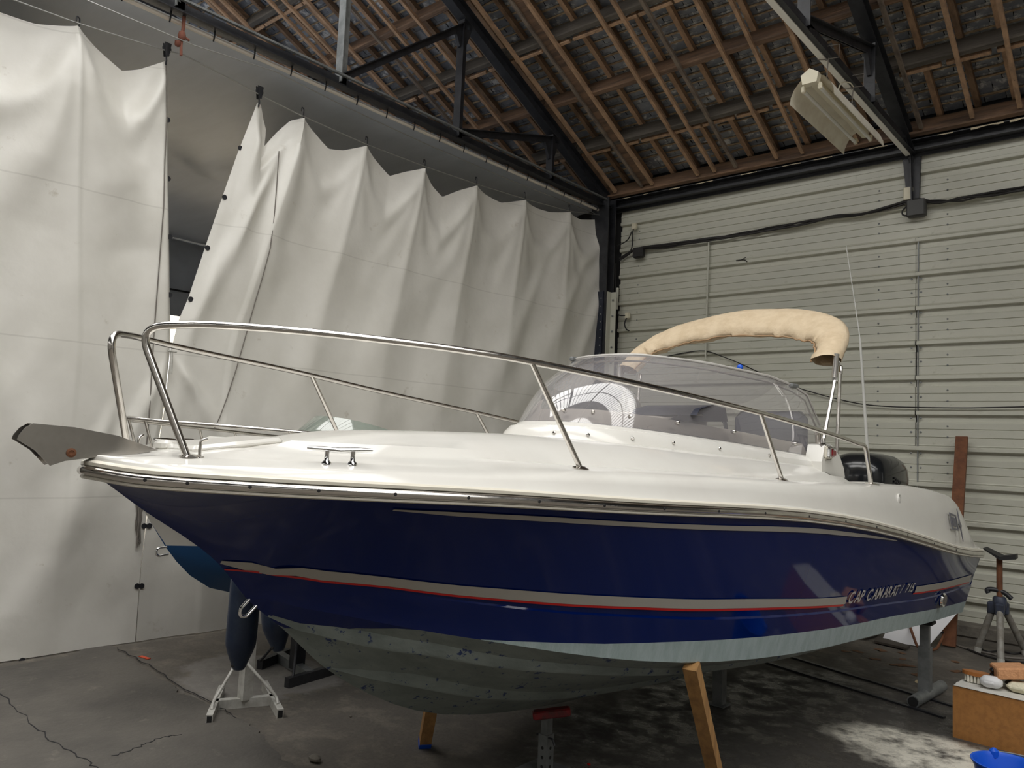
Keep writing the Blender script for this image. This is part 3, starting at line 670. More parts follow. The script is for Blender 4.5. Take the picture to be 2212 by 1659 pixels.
TE = 6.22
def Sh(t): return ci(t, *YS), ci(t, *ZS)
def Ke(t): return ci(t, *ZK)
def Ch(t): return (0., Ke(t)) if t < .63 else (ci(t, *YC), ci(t, *ZC))
def side(t, v):
    y0, z0 = Ch(t); y1, z1 = Sh(t); p = 1+.35*max(0, 1-t/3.)
    vv = max(v, 0); y = y0+(y1-y0)*(vv**p)
    k = min(1, max(0, (t-.9)/.6)); s = min(1, max(0, (v-ci(t, *VK)+.006)/.012))
    return y-.013*k*(s-0)*(1-v)**.7, z0+(z1-z0)*v
def bot(t, v):
    y0, z0 = 0., Ke(t); y1, z1 = Ch(t)
    return y0+(y1-y0)*v, z0+(z1-z0)*(max(v, 0)**.92)
ts = [0, .012, .03, .054, .08, .12, .16, .21, .27, .34, .42, .46, .5, .54, .58, .605, .63, .655, .68, .71, .74, .77, .8, .835, .87, .91, .95, .99, 1.03, 1.1, 1.164, 1.25, 1.39, 1.52, 1.7, 1.9, 2.1, 2.35, 2.6, 2.9, 3.2, 3.5, 3.65, 3.8, 3.95, 4.1, 4.25, 4.4, 4.5, 4.6, 4.7, 4.85, 5.0, 5.3, 5.6, 5.9, TE]
def hull_mesh(sgn):
    b = MB()
    vlist = lambda t: (lambda vb, vk: [0, vb*.5, vb]+[vb+(vk-.007-vb)*q for q in (.33, .66, 1)]+[vk+.007]+[vk+.007+(1-vk-.007)*q for q in (.1, .22, .34, .46, .58, .7, .8, .9, 1)])(ci(t, *VB) if t > 1.39 else .002, ci(t, *VK))
    rows = []
    for t in ts: rows.append([(sgn*y, t, z) for y, z in (side(t, v) for v in vlist(t))])
    b.grid(rows, mif=lambda i, j: 1 if (j < 2 and ts[i] > 1.3) else 0, flip=sgn > 0)
    rows = []
    for t in ts:
        if t < .63: continue
        vw = li(t, *VW); rows.append([(sgn*y, t, z) for y, z in (bot(t, v) for v in [0, .25*vw, .5*vw, .75*vw, vw, vw+(1-vw)*.5, 1])])
    tb = [t for t in ts if t >= .63]
    b.grid(rows, mif=lambda i, j: 2 if (j < 4 and tb[i] >= .74) or tb[i] > 1.15 else 0, flip=sgn < 0)
    return b
b = hull_mesh(1); b2_ = hull_mesh(-1); b.add(b2_.v, b2_.f); b.m[-len(b2_.m):] = b2_.m
tr_ = [(y, TE, z) for y, z in [side(TE, v) for v in (1, .6, .3, 0)]+[bot(TE, v) for v in (.5,)]]+[(0, TE, Ke(TE))]
tr_ += [(-y, t, z) for y, t, z in reversed(tr_[:-1])]
b.add(tr_, [list(range(len(tr_)))], 0)
b.build('hull', [M['navy'], M['boot'], M['antifoul_shaded']], boat, smooth=22)
def on_side(t, v, off=.003):
    y, z = side(t, v); y2, z2 = side(t, min(1, v+.02)); n = Vector((z2-z, 0, -(y2-y))).normalized()
    t2 = side(t+.02, v)[0]; n.y = -(t2-y)/.02*n.x; n.normalize(); return Vector((y, t, z))+n*off
def strip(name, mt, tl, lo, hi, off=.005):
    for s in (1, -1):
        b = MB(); rows = []
        for t in tl:
            a, c = lo(t), hi(t); rr2 = []
            for q in range(4):
                p = on_side(t, a+(c-a)*q/3, off); rr2.append((p.x*s, p.y, p.z))
            rows.append(rr2)
        b.grid(rows, flip=s > 0); b.build(name, mt, boat, smooth=40)
# vinyl stripes
T1 = ([.481, .595, .781, .994, 1.231, 1.591, 2.035, 2.641, 3.439, 3.78, 4.85, 5.72, 6.1], [.008, .282, .345, .363, .374, .399, .422, .427, .413, .416, .507, .608, .65])
T2 = ([.522, .614, .806, 1.017, 1.255, 1.614, 2.057, 2.664, 3.695, 4.81, 6.061], [.008, .227, .253, .285, .294, .321, .349, .354, .342, .409, .512])
def rangef(a, c, n): return [a+(c-a)*i/n for i in range(n+1)]
top_ = lambda t: ci(t, *T1)
botm = lambda t: min(ci(t, *T2), top_(t)-.002)
redh = lambda t: .010 if t > .9 else .012
strip('silver_stripe', M['silver'], rangef(.50, 3.74, 44), lambda t: botm(t)+redh(t), top_)
strip('red_pinstripe', M['red'], rangef(.52, 3.72, 44), lambda t: botm(t)-.006, lambda t: botm(t)+redh(t)-.001)
strip('silver_stripe', M['silver'], rangef(4.82, 6.12, 16), lambda t: botm(t)+.02, top_)
strip('red_pinstripe', M['red'], rangef(4.80, 6.12, 16), lambda t: botm(t), lambda t: botm(t)+.018)
U1 = ([.8, 1.02, 1.39, 1.855, 2.46, 3.07, 3.6, 4.2], [.924, .931, .939, .940, .943, .957, .962, .970])
U2 = ([.8, 1.03, 1.40, 1.862, 2.47, 3.08, 3.61, 4.2], [.918, .904, .910, .915, .916, .926, .936, .966])
strip('upper_stripe', M['silver'], rangef(.8, 4.22, 36), lambda t: li(t, *U2)-.034, lambda t: li(t, *U1)-.030)
# lettering along the stripe
def glyph(ch, shear):
    cu_ = bpy.data.curves.new('txt', 'FONT'); cu_.body = ch; cu_.size = 1.; cu_.shear = shear; cu_.resolution_u = 3; cu_.offset = .014
    o = bpy.data.objects.new('txt', cu_); C.objects.link(o); dg = bpy.context.evaluated_depsgraph_get(); me = bpy.data.meshes.new_from_object(o.evaluated_get(dg))
    bpy.data.objects.remove(o); bpy.data.curves.remove(cu_); return me
def letters(txt, t0, v0f, size, width, shear=.25):       # every letter its own vinyl piece following the hull side
    gl_ = []; x = 0.
    for ch in txt:
        if ch == ' ': x += .46; continue
        me = glyph(ch, shear); xs = [v_.co.x for v_ in me.vertices]; gl_.append((me, x-min(xs))); x += max(xs)-min(xs)-(-.02 if ch in 'A/' else -.06)
    k = width/x
    for me, dx in gl_:
        b4 = bmesh.new(); b4.from_mesh(me); bmesh.ops.triangulate(b4, faces=b4.faces); bmesh.ops.subdivide_edges(b4, edges=b4.edges, cuts=2)
        for v_ in b4.verts:
            t = t0+(v_.co.x+dx)*k; y0, z0 = Ch(t); y1, z1 = Sh(t); z = z0+(z1-z0)*v0f(t)+v_.co.y*size+.006; v_.co = on_side(t, (z-z0)/(z1-z0), .008)
        b4.to_mesh(me); b4.free(); me.materials.clear(); me.materials.append(M['letters']); o = bpy.data.objects.new('letter', me); C.objects.link(o); o.parent = boat
letters('CAP CAMARAT', 3.765, lambda t: botm(t)+.006, .100, .760)
letters('/ 715', 4.535, lambda t: botm(t)+.030, .082, .245)
# spray strakes
S1 = ([.70, .841, .947, 1.24, 1.534, 1.868, 2.366, 6.0], [.02, .273, .516, .692, .718, .773, .785, .80])
S2 = ([1.0, 1.055, 1.171, 1.389, 1.665, 2.156, 6.0], [.02, .074, .18, .281, .298, .29, .33])
for S_, t0 in ((S1, .72), (S2, 1.03)):
    b = MB()
    for s in (1, -1):
        rows = []
        for t in rangef(t0, 5.6, 46):
            v = li(t, *S_); y, z = bot(t, v); wd = .06*min(1, (t-t0)/.35+.05)
            dy = max(.02, ci(t, *YC)); vs = v+.075/dy*min(1, (t-t0)/.3+.05); y3, z3 = bot(t, min(vs, .995))
            rows.append([(s*y, t, z-.001), (s*(y+wd*.8), t, z-.006), (s*(y+wd), t, z+.004), (s*(y3+.004), t, z3+.002)])
        b.grid(rows, flip=s < 0)
    b.build('spray_strake', M['antifoul_shaded'], boat, smooth=30)
# rub rail: cream base with steel insert
def sweep(fn, tl): return [fn(t) for t in tl]
trl = [0, .004, .012, .03, .05, .08, .12, .16, .21, .27, .34, .42, .5, .6, .7, .8, .95, 1.1, 1.3, 1.5, 1.75, 2, 2.3, 2.6, 3, 3.4, 3.8, 4.2, 4.6, 5, 5.4, 5.8, TE]
def sheer_out(t, dx, dz):
    y, z = Sh(t); e = .002; y2 = Sh(t+e)[0]; y1 = Sh(max(0, t-e))[0]; n = Vector((2*e, -(y2-y1), 0)).normalized() if t > .0 else Vector((.0, -1, 0))
    return Vector((y, t, z+dz))+n*dx
def rail_sweep(name, prof, mt, smooth=35):
    path = [(1, t) for t in reversed(trl)]+[(-1, t) for t in trl[1:]]; rows = []
    for s, t in path:
        r = []
        for dx, dz in prof:
            p = sheer_out(t, dx, dz); r.append((s*p.x, p.y, p.z))
        rows.append(r)
    b = MB(); b.grid(rows); return b.build(name, mt, boat, smooth=smooth)
rail_sweep('rub_rail', [(-.02, -.026), (.008, -.028), (.015, -.024), (.015, -.017), (.010, -.014), (.010, .018), (.016, .022), (.016, .033), (.006, .040), (-.03, .042)], M['cream_gel'])
rail_sweep('steel_insert', [(.009, -.016), (.018, -.013), (.025, -.006), (.027, .002), (.025, .010), (.018, .017), (.009, .020)], M['steel'], 60)
b = MB()
for t in (.10, .19, .34, .52, .75, 1.0, 1.28, 1.58, 1.9, 2.25, 2.6, 3.0, 3.4, 3.8, 4.3, 4.8, 5.3):
    p = sheer_out(t, .026, .002); n = (sheer_out(t, .1, 0)-sheer_out(t, 0, 0)).normalized(); b.lathe([(.0065, 0), (.006, .0015), (.002, .002)], p, n, 7)
tag(b.build('rail_screws', M['black_mat'], boat), kind='stuff')
# deck moulding
HR = ([0, .1, .3, .6, 1.03, 1.63, 2.2, 3.07, 3.95, 4.2, 4.94, 5.49, 5.79, 5.95, 6.1, TE], [.040, .058, .074, .084, .090, .128, .142, .165, .245, .275, .372, .400, .345, .255, .11, .055])
HS = ([0, .3, .52, .81, 1.19, 1.44, 2.17, 3.38, 4.0, 4.5, TE], [.05, .10, .130, .134, .146, .150, .165, .187, .27, .30, .30])
ZT = ([0, .15, .3, .45, .62, .82, 1.05, 1.4, 1.8, 2.4, 3.5, 4.2], [1.70, 1.715, 1.735, 1.752, 1.775, 1.803, 1.835, 1.852, 1.86, 1.845, 1.80, 1.78])
def deck_row(t):
    ys, zs = Sh(t); hr = ci(t, *HR); hs = ci(t, *HS); k = min(1, ys/.45); zt = ci(t, *ZT)
    o = lambda v: max(0., ys-v*k)
    well = min(1, max(0, (t-4.02)/.10)); end = min(1, max(0, (t-5.9)/.3))
    yin = o(.40); P = [(ys+.004, zs+.034), (o(.012), zs+.046), (o(.030), zs+.05+(hr-.05)*.45 if hr > .05 else zs+.05), (o(.050), zs+hr*.80+.008), (o(.075), zs+hr-.004), (o(.11), zs+hr+.008)]
    ins = min(zs+hr+.022, zs+max(hs, hr*.99))
    P += [(o(.17), zs+hr+.014), (o(.25), zs+.5*(hr+hs)+.012 if t < 4 else zs+hr+.014), (o(.30), zs+max(hs, hr)*(1) if t < 3.6 else zs+max(hs, hr)+.0)]
    if t < 4.3: zc = zs+max(hs, hr)+.035
    else: zc = zs+hr+.02
    zc = zc if t > .55 else min(zc, zt-.004)
    tk = min(1, max(0, (t-.42)/.35)); zside = (zt-.035*tk)
    P += [(o(.335), zc if t > .3 else P[-1][1]+.004)]
    yt = o(.47) if t < 3 else o(.42)
    flat = [(yt, zside), (yt*.86, zt-.012*tk), (yt*.5, zt-.002), (0, zt)]
    wl = [(o(.36), 1.02), (o(.37), 1.0), (o(.37)*.5, 1.0), (0, 1.0)]
    P += [(a[0]+(c[0]-a[0])*well, a[1]+(c[1]-a[1])*well) for a, c in zip(flat, wl)]
    return P
dts = [0, .012, .03, .054, .08, .12, .16, .21, .27, .34, .42, .5, .58, .66, .74, .82, .92, 1.03, 1.15, 1.3, 1.5, 1.7, 1.9, 2.1, 2.35, 2.6, 2.9, 3.2, 3.5, 3.75, 3.9, 4.0, 4.05, 4.12, 4.2, 4.3, 4.4, 4.6, 4.8, 5.0, 5.2, 5.4, 5.55, 5.7, 5.8, 5.9, 6.0, 6.1, TE]
rows = []
for t in dts:
    P = deck_row(t); rows.append([(y, t, z) for y, z in P]+[(-y, t, z) for y, z in reversed(P[:-1])])
b = MB(); b.grid(rows); e = rows[-1]; b.add([(p[0], TE, p[2]) for p in e]+[(-1.1, TE, 1.0), (1.1, TE, 1.0)], [])
deck = b.build('deck', M['white_gel'], boat, smooth=32)
b = MB(); b.rbox((0, 6.02, 1.22), (2.0, .36, .45), .05); b.build('transom_bench', M['white_gel'], boat, smooth=40)
def dz_at(x, t):                                     # deck height under a fitting
    P = sorted(deck_row(t)); return li(abs(x), [p[0] for p in P], [p[1] for p in P])
# coaming of the cuddy, windscreen flange, windscreen
def U(yw, t0, k, e, n=24):                           # half-plan of the U-shaped house, port side last
    out = []
    for i in range(2*n+1):
        a = (i-n)/n; y = yw*(abs(a)**.8)*(1 if a > 0 else -1); out.append((y, t0+k*(abs(y)/yw)**e))
    return out
zb_ = lambda t: li(t, [2.2, 2.8, 3.65, 4.14, 4.4], [1.815, 1.80, 1.757, 1.734, 1.72])
zc_ = lambda t: li(t, [2.25, 2.6, 3.2, 3.75, 4.15, 4.4], [1.925, 1.905, 1.868, 1.825, 1.80, 1.79])
zg_ = lambda t: li(t, [2.3, 2.6, 3.45, 4.0, 4.3], [1.952, 1.932, 1.872, 1.828, 1.81])
Ub, Uc, Uc2, Ug = U(.875, 2.20, 2.05, 3), U(.835, 2.265, 2.0, 3), U(.805, 2.30, 1.96, 3), U(.785, 2.335, 1.92, 3)
rows = []
for (a, c, c2, g) in zip(Ub, Uc, Uc2, Ug):
    rows.append([(a[0], a[1], zb_(a[1])-.05), (a[0], a[1], zb_(a[1])), (.5*a[0]+.5*c[0], .5*a[1]+.5*c[1], .35*zb_(a[1])+.65*zc_(c[1])), (c[0], c[1], zc_(c[1])-.008), (c[0]*.992, c[1]+.008, zc_(c[1])), (c2[0], c2[1], zc_(c2[1])+.004), (g[0], g[1], zg_(g[1])), (g[0]*.96, g[1]+.03, zg_(g[1])+.003), (g[0]*.94, g[1]+.04, zg_(g[1])-.05), (g[0]*.92, g[1]+.05, zb_(g[1])-.04)])
b = MB(); b.grid(rows); b.build('coaming', M['white_gel'], boat, smooth=24)
for s in (1, -1):                                    # aft ends of the coaming that carry the lights
    b = MB(); x = s*.825; prof = [(4.08, 1.70), (4.08, 1.80), (4.12, 1.905), (4.2, 1.915), (4.28, 1.885), (4.36, 1.83), (4.42, 1.76), (4.44, 1.70)]
    prof = [(t-.12, z-.012) for t, z in prof]
    b.prism([(x-.055, t, z) for t, z in prof], (.11, 0, 0)); b.build('coaming_end', M['white_gel'], boat)
Wb = U(.79, 2.33, 1.90, 3); Wt = U(.715, 2.84, 1.46, 3.2)
ztop = lambda y: li(abs(y), [0, .25, .48, .62, .68, .71, .715], [2.375, 2.37, 2.35, 2.315, 2.26, 2.16, 2.03])
rows = []; rim = []
for (a, c) in zip(Wb, Wt):
    z0 = zg_(a[1])-.005; z1 = ztop(c[0]); r = []
    for q in range(9):
        f = q/8; bulge = .10*math.sin(PI*f)*(.35+.65*(1-abs(c[0])/.715)); n_ = Vector((c[0], c[1]-3.6, 0)).normalized()
        p = Vector((a[0], a[1], z0)).lerp(Vector((c[0], c[1], z1)), f)+n_*bulge*.55+Vector((0, 0, bulge*.35)); r.append(p)
    rows.append(r); rim.append(r[-1])
b = MB(); b.grid(rows); ws = b.build('windscreen', M['acrylic'], boat, smooth=80)
b = MB(); b.tube(rim, .009, 6); b.build('windscreen_rim', mat('clear_rim', (.55, .53, .50), .25), ws, smooth=60)
b = MB(); b.tube([p*1+Vector((-p.x*.03, .015, -.035)) for p in rim], .006, 6); b.build('inner_rim', mat('beige_rim', (.50, .46, .40), .4), ws, smooth=60)
n = len(rows)
for i in (26, 30, 34, 38, 42, 46, 47):
    r = rows[i]; p = r[1]; nn = (rows[min(i+1, n-1)][1]-rows[i-1][1]).cross(r[2]-r[1]).normalized(); nn = nn if nn.dot(Vector((p.x, p.y-3.6, .2))) > 0 else -nn
    b = MB(); b.lathe([(.011, -.02), (.011, .004), (.006, .010)], p+nn*.004, nn, 10); b.build('windscreen_screw', M['steel'], ws, smooth=40)
for i in (27, 31, 35, 38, 41, 44, 47):
    a, c = Ub[i], Uc[i]; p = Vector((.5*a[0]+.5*c[0], .5*a[1]+.5*c[1], .4*zb_(a[1])+.6*zc_(c[1]))); j = min(i+1, 48); tg = Vector((Ub[j][0]-Ub[i-1][0], Ub[j][1]-Ub[i-1][1], 0)); nn = Vector((tg.y, -tg.x, .25*tg.length)).normalized()
    b = MB(); b.lathe([(.010, -.01), (.010, .003), (.005, .007)], p+nn*.004, nn, 10); b.build('coaming_screw', M['steel'], boat, smooth=40)
i = 42; p = rim[i]; b = MB(); b.lathe([(.003, -.02), (.018, -.012), (.02, 0), (.016, .014), (.003, .02)], p+Vector((-.02, -.02, .02)), None, 12); b.build('blue_cap', M['blue_pl'], ws, smooth=60)['label'] = 'small blue cap on the windscreen edge'
for i in (17, 46):
    b = MB(); p = rim[i]; b.rbox(p, (.03, .10, .03), .008); b.build('rim_clip', M['grey_steel'], ws)
b = MB(); b.grid([[(g[0]*.955, g[1]+.035, zg_(g[1])-.01), (g[0]*.90, g[1]+.08, zg_(g[1])+.045), (g[0]*.86, g[1]+.11, zg_(g[1])+.075), (g[0]*.78, g[1]+.18, zg_(g[1])+.08), (g[0]*.76, g[1]+.19, zg_(g[1])-.2)] for g in Ug[3:-1]]); b.build('inner_ledge', M['dash'], boat, smooth=40)
# dash, wheel and helm seat behind the screen
b = MB(); b.grid([[(x, t, z+.04*math.cos(x*2.2)) for t, z in ((2.62, 1.84), (2.75, 1.92), (3.05, 2.0), (3.3, 2.02), (3.36, 1.98), (3.36, 1.2))] for x in rangef(-.42, .42, 14)]); b.build('dashboard', M['dash'], boat, smooth=40)
b = MB(); b.grid([[(x, t, z) for t, z in ((2.98, 2.02), (3.02, 2.06), (3.15, 2.09), (3.3, 2.08), (3.33, 2.0))] for x in rangef(.12, .58, 8)]); b.build('instrument_hood', M['dark_seat'], boat, smooth=50)
b = MB(); b.rbox((.3, 4.15, 1.42), (.55, .5, .16), .05); b.rbox((.3, 4.42, 1.80), (.55, .12, .66), .05); b.rbox((.3, 4.2, 1.17), (.2, .2, .36), .03); b.build('helm_seat', M['dark_seat'], boat, smooth=50)
b = MB(); ring = [(.3+.17*math.cos(a), 3.5+.06*math.sin(a), 1.92+.16*math.sin(a)) for a in rangef(0, 2*PI, 24)[:-1]]; b.tube(ring, .014, 6, closed=True)
for a in (0, 2.1, 4.2): b.bar((.3, 3.5, 1.92), (.3+.17*math.cos(a), 3.5+.06*math.sin(a), 1.92+.16*math.sin(a)), .02, .01)
b.build('steering_wheel', M['black_mat'], boat)
# bow rails
def rail(s):
    p = [(.278, .225, dz_at(.278, .225)), (.150, .075, 2.158), (.292, .209, 2.172), (.467, .43, 2.172), (.618, .715, 2.166), (.747, 1.05, 2.155), (.832, 1.346, 2.138), (.963, 1.956, 2.090), (1.068, 2.824, 2.019), (1.11, 3.573, 1.944), (1.12, 3.99, 1.895), (1.092, 4.2, dz_at(1.092, 4.2))]
    top = curve3(p[1:-1], 6); pts = [Vector(p[0])]+top+[Vector(p[-1])]
    pts = fillet([pts[0], Vector(p[1]), Vector(p[2])], .11, 8)[:-1]+[q for q in top if q.y > p[2][1]-.001 and q.x > .25]
    tail = fillet([pts[-2], Vector((1.121, 4.02, 1.90)), Vector(p[-1])], .10, 8); pts = pts[:-2]+tail
    mir = lambda q: Vector((s*q[0], q[1], q[2]))
    b = MB(); b.tube([mir(q) for q in pts], .0135, 12); r = b.build('bow_rail', M['steel'], boat, smooth=60)
    for (ax, at_, az, bx, bt) in ((.832, 1.346, 2.136, .869, 1.628), (1.066, 2.80, 2.018, 1.054, 3.069)):
        b = MB(); bz = dz_at(bx, bt); b.tube([mir((ax, at_, az)), mir((bx, bt, bz))], .0115, 10); st = b.build('stanchion', M['steel'], r, smooth=60)
        b = MB(); b.lathe([(.036, -.012), (.036, .004), (.018, .012)], mir((bx, bt, bz)), (s*.15, 0, 1), 14); b.build('base_plate', M['steel'], r, smooth=40)
    for bx, bt in ((.278, .225), (1.092, 4.2)):
        b = MB(); b.lathe([(.045, -.012), (.045, .004), (.02, .010)], mir((bx, bt+.02, dz_at(bx, bt))), (s*.1, 0, 1), 16); b.build('base_plate', M['steel'], r, smooth=40)
    b = MB(); q = mir((.285, .265, dz_at(.285, .265))); b.tube(fillet([q, q+Vector((0, 0, .055)), q+Vector((s*.012, .02, .062))], .015, 4), .006, 8); b.build('rail_hook', M['steel'], r, smooth=60)
rail(1); rail(-1)
# bow roller: two long cheek plates round a roller
def plate(x):
    o = [(.221, 1.729), (.076, 1.776), (-.063, 1.799), (-.191, 1.806), (-.214, 1.790), (-.230, 1.765), (-.233, 1.752), (-.179, 1.718), (-.130, 1.667), (-.086, 1.684), (-.054, 1.689), (.005, 1.698), (.061, 1.696)]
    return [(x, t, z) for t, z in o]
br = empty('bow_roller', (0, 0, 0)); br.parent = boat
for x in (.030, -.034):
    b = MB(); b.prism(plate(x), (.004, 0, 0)); b.build('cheek_plate', M['steel'], br, smooth=30)
b = MB(); b.grid([[(x, t, z) for x in (-.034, .034)] for t, z in ((-.10, 1.800), (-.150, 1.803), (-.191, 1.804))]); b.build('nose_strip', M['steel'], br, smooth=60)
b = MB(); b.grid([[(x, t, z) for x in (-.034, .034)] for t, z in ((-.08, 1.70), (.0, 1.715), (.2, 1.725))]); b.build('floor_plate', M['steel'], br)
b = MB(); b.lathe([(.022, -.028), (.012, 0), (.022, .028)], (0, -.14, 1.715), (1, 0, 0), 14); b.build('roller', M['black_mat'], br, smooth=40)
b = MB(); b.lathe([(.016, 0), (.016, .004), (.009, .006), (.008, .004), (.001, .003)], (.034, -.069, 1.712), (1, 0, 0), 14); b.build('rusty_bolt', M['rust'], br)
# cleats, locker lid, light, fittings on deck
def cleat(x, t, s):
    e = empty('cleat', (0, 0, 0)); e.parent = boat; c_ = Vector((x, t, dz_at(x, t))); d_ = Vector((s*.42, .9, 0)).normalized()
    b = MB(); b.tube([c_-d_*.115+Vector((0, 0, .052)), c_-d_*.06+Vector((0, 0, .05)), c_+Vector((0, 0, .046)), c_+d_*.06+Vector((0, 0, .05)), c_+d_*.115+Vector((0, 0, .052))], [.006, .0095, .0105, .0095, .006], 8); b.build('horn', M['chrome'], e, smooth=60)
    for k in (-1, 1):
        b = MB(); p = c_+d_*.045*k; b.lathe([(.018, -.006), (.018, .004), (.009, .012), (.0085, .03), (.012, .046)], p, None, 12); b.build('foot', M['chrome'], e, smooth=60)
cleat(.595, .632, 1); cleat(-.52, .50, -1)
b = MB(); b.rbox((0, .47, dz_at(0, .47)+.004), (.34, .36, .03), .012, rot=Matrix.Rotation(.13, 3, 'X')); b.build('locker_lid', M['white_gel'], boat, smooth=40)
b = MB(); b.rbox((-.12, .30, dz_at(.12, .30)+.012), (.10, .05, .04), .012); b.build('lid_hinge', M['white_gel'], boat, smooth=40)
nl = empty('navigation_light', (0, 0, 0)); nl.parent = boat
b = MB(); b.rbox((.885, 4.045, 1.845), (.03, .105, .085), .014); b.build('light_housing', M['cream_gel'], nl, smooth=40)
b = MB(); b.rbox((.906, 4.052, 1.843), (.03, .075, .048), .011); b.build('red_lens', M['redlens'], nl, smooth=40)['label'] = 'dark red lens'
b = MB(); b.rbox((.906, 4.006, 1.845), (.028, .018, .06), .007); b.rbox((.904, 4.05, 1.874), (.028, .085, .014), .005); b.build('chrome_hood', M['chrome'], nl, smooth=40)
# bimini: strut, folded hoop in its beige sleeve
NB = 1.1; HT = lambda z: 3.62+NB*(z-1.94)
outer = [(.90, 2.46), (.885, 2.60), (.835, 2.70), (.74, 2.785), (.60, 2.85), (.45, 2.892), (.30, 2.918), (.05, 2.94), (-.10, 2.945)]
outer = outer+[(-x, z) for x, z in reversed(outer[:-2])]
bm_ = empty('bimini', (0, 0, 0)); bm_.parent = boat
ctr = curve3([(x, 0, z) for x, z in outer], 5); rows = []
for i, p in enumerate(ctr):
    f = i/(len(ctr)-1); a = ctr[max(0, i-1)]; c = ctr[min(len(ctr)-1, i+1)]; tgv = (c-a).normalized(); nin = Vector((tgv.z, 0, -tgv.x)); nin = nin if nin.dot(Vector((0, 0, 2.2))-p) > 0 else -nin
    wd = .185+.055*math.sin(PI*f); r = []
    for q in range(12):
        an = 2*PI*q/12; wr = .007*noise.noise(Vector((f*18, q*.9, 1)))+.010*noise.noise(Vector((f*50, q*.5+f*26, 4)))*(.4+1.2*abs(f-.5))
        du = (wd*.5+wr)*(1-math.cos(an)); dv = (.060+wr*1.5)*math.sin(an)
        pt = p+nin*du; r.append(Vector((pt.x, HT(pt.z)+dv, pt.z-.5*dv)))
    r.append(r[0]); rows.append(r)
b = MB(); b.grid(rows); b.build('sleeve', M['canvas'], bm_, smooth=70)
b = MB(); ed = [r[6]+Vector((0, -.03, .0)) for r in rows]; b.tube(ed, .006, 6); b.build('sleeve_piping', mat('brown_piping', (.42, .27, .15), .8), bm_, smooth=60)
for s in (1, -1):
    F = Vector((s*.86, 4.02, 1.905)); T = Vector((s*.875, HT(2.52)-.02, 2.52))
    F2 = F+(T-F)*.0
    b = MB(); b.tube([F, F+(T-F)*.93], .0125, 10); b.build('strut', M['steel'], bm_, smooth=60)
    k1 = F+(T-F)*.70; b = MB(); b.tube([k1+Vector((0, -.01, 0)), k1+(T-F)*.22+Vector((0, -.045, .02))], .020, 10); b.build('hoop_end', M['steel'], bm_, smooth=60)
    b = MB(); b.rbox(k1, (.035, .04, .05), .008); b.build('hinge', M['chrome'], bm_, smooth=40)
    b = MB(); b.lathe([(.025, -.03), (.025, -.01), (.014, 0), (.014, .03)], F, (0, 0, 1), 12); b.build('deck_mount', M['chrome'], bm_, smooth=40)
    b = MB(); A_ = Vector((s*.82, 4.284, 1.2)); b.tube([A_, Vector((s*.82, 4.37, 2.40))], .0125, 10); b.lathe([(.018, -.02), (.018, .03), (.008, .04)], (s*.82, 4.37, 2.40), None, 10); b.build('support_pole', M['steel'], bm_, smooth=60)
b = MB(); b.tube([(.82, 4.10, 1.62), (.81, 4.06, 1.965)], .019, 12); b.tube([(.81, 4.03, 1.965), (.81, 4.12, 1.955)], .012, 8); b.build('rod_holder', M['steel'], boat, smooth=60)
# mooring eyes, vents and badge on the quarter
for (px, py, t) in ((1913, 1078, 4.35), (2020, 1108, 5.30)):
    y = deck_row(t)[3]; p = Vector((y[0]+.005, t, y[1]-.03-(.0 if t < 5 else .08)))
    b = MB(); b.tube([p+Vector((.0, .025*math.cos(a), .04*math.sin(a))) for a in rangef(0, 2*PI, 12)[:-1]], .007, 6, closed=True); b.rbox(p, (.012, .03, .05), .004); b.build('drain_eye', M['white_gel'], boat, smooth=50)
def on_deckside(t, f):
    P = deck_row(t); a, c = P[1], P[5]; return Vector((a[0]+(c[0]-a[0])*f, t, a[1]+(c[1]-a[1])*f))
def badge(poly, c_t, c_f, name, mt):
    b = MB(); o = on_deckside(c_t, c_f); P = deck_row(c_t); vz = Vector((P[4][0]-P[1][0], 0, P[4][1]-P[1][1])).normalized(); P2 = on_deckside(c_t+.05, c_f); vt = (P2-on_deckside(c_t-.05, c_f)).normalized(); n_ = vt.cross(vz).normalized(); n_ = n_ if n_.x > 0 else -n_
    for pl in poly: b.prism([o+vt*x+vz*z+n_*.036 for x, z in pl], n_*.006)
    return b.build(name, mt, boat)
star = [(0, .12), (.014, .022), (.045, .0), (.014, -.022), (0, -.12), (-.014, -.022), (-.045, 0), (-.014, .022)]
M['badge'] = mat('dark_badge', (.13, .13, .15), .4)
badge([star, ], 5.56, .40, 'star_emblem', M['badge'])
bars = [[(x-.010, -.032), (x+.010, -.032), (x+.010, .032), (x-.010, .032)] for x in (-.03, -.006, .018, .042)]
bars += [[(-.085, -.06), (-.075, -.045), (.085, -.045), (.085, -.055)], [(-.085, .06), (-.075, .045), (.085, .045), (.085, .055)], [(-.085, -.06), (-.072, -.045), (-.072, .045), (-.085, .06)], [(.075, -.05), (.085, -.05), (.085, .05), (.075, .05)]]
badge(bars, 5.40, .42, 'name_badge', M['badge'])
p = on_side(5.44, .315, .006); b = MB(); b.lathe([(.05, 0), (.055, .01), (.045, .022), (.02, .018), (.002, .02)], p, (1, -.05, -.15), 18); b.build('skin_fitting', M['chrome'], boat, smooth=50)
b = MB(); b.lathe([(.035, -.01), (.035, .02), (.025, .03)], (1.04, 6.16, 1.20), (0, 0, 1), 12); b.build('stern_cap', M['white_gel'], boat, smooth=50)
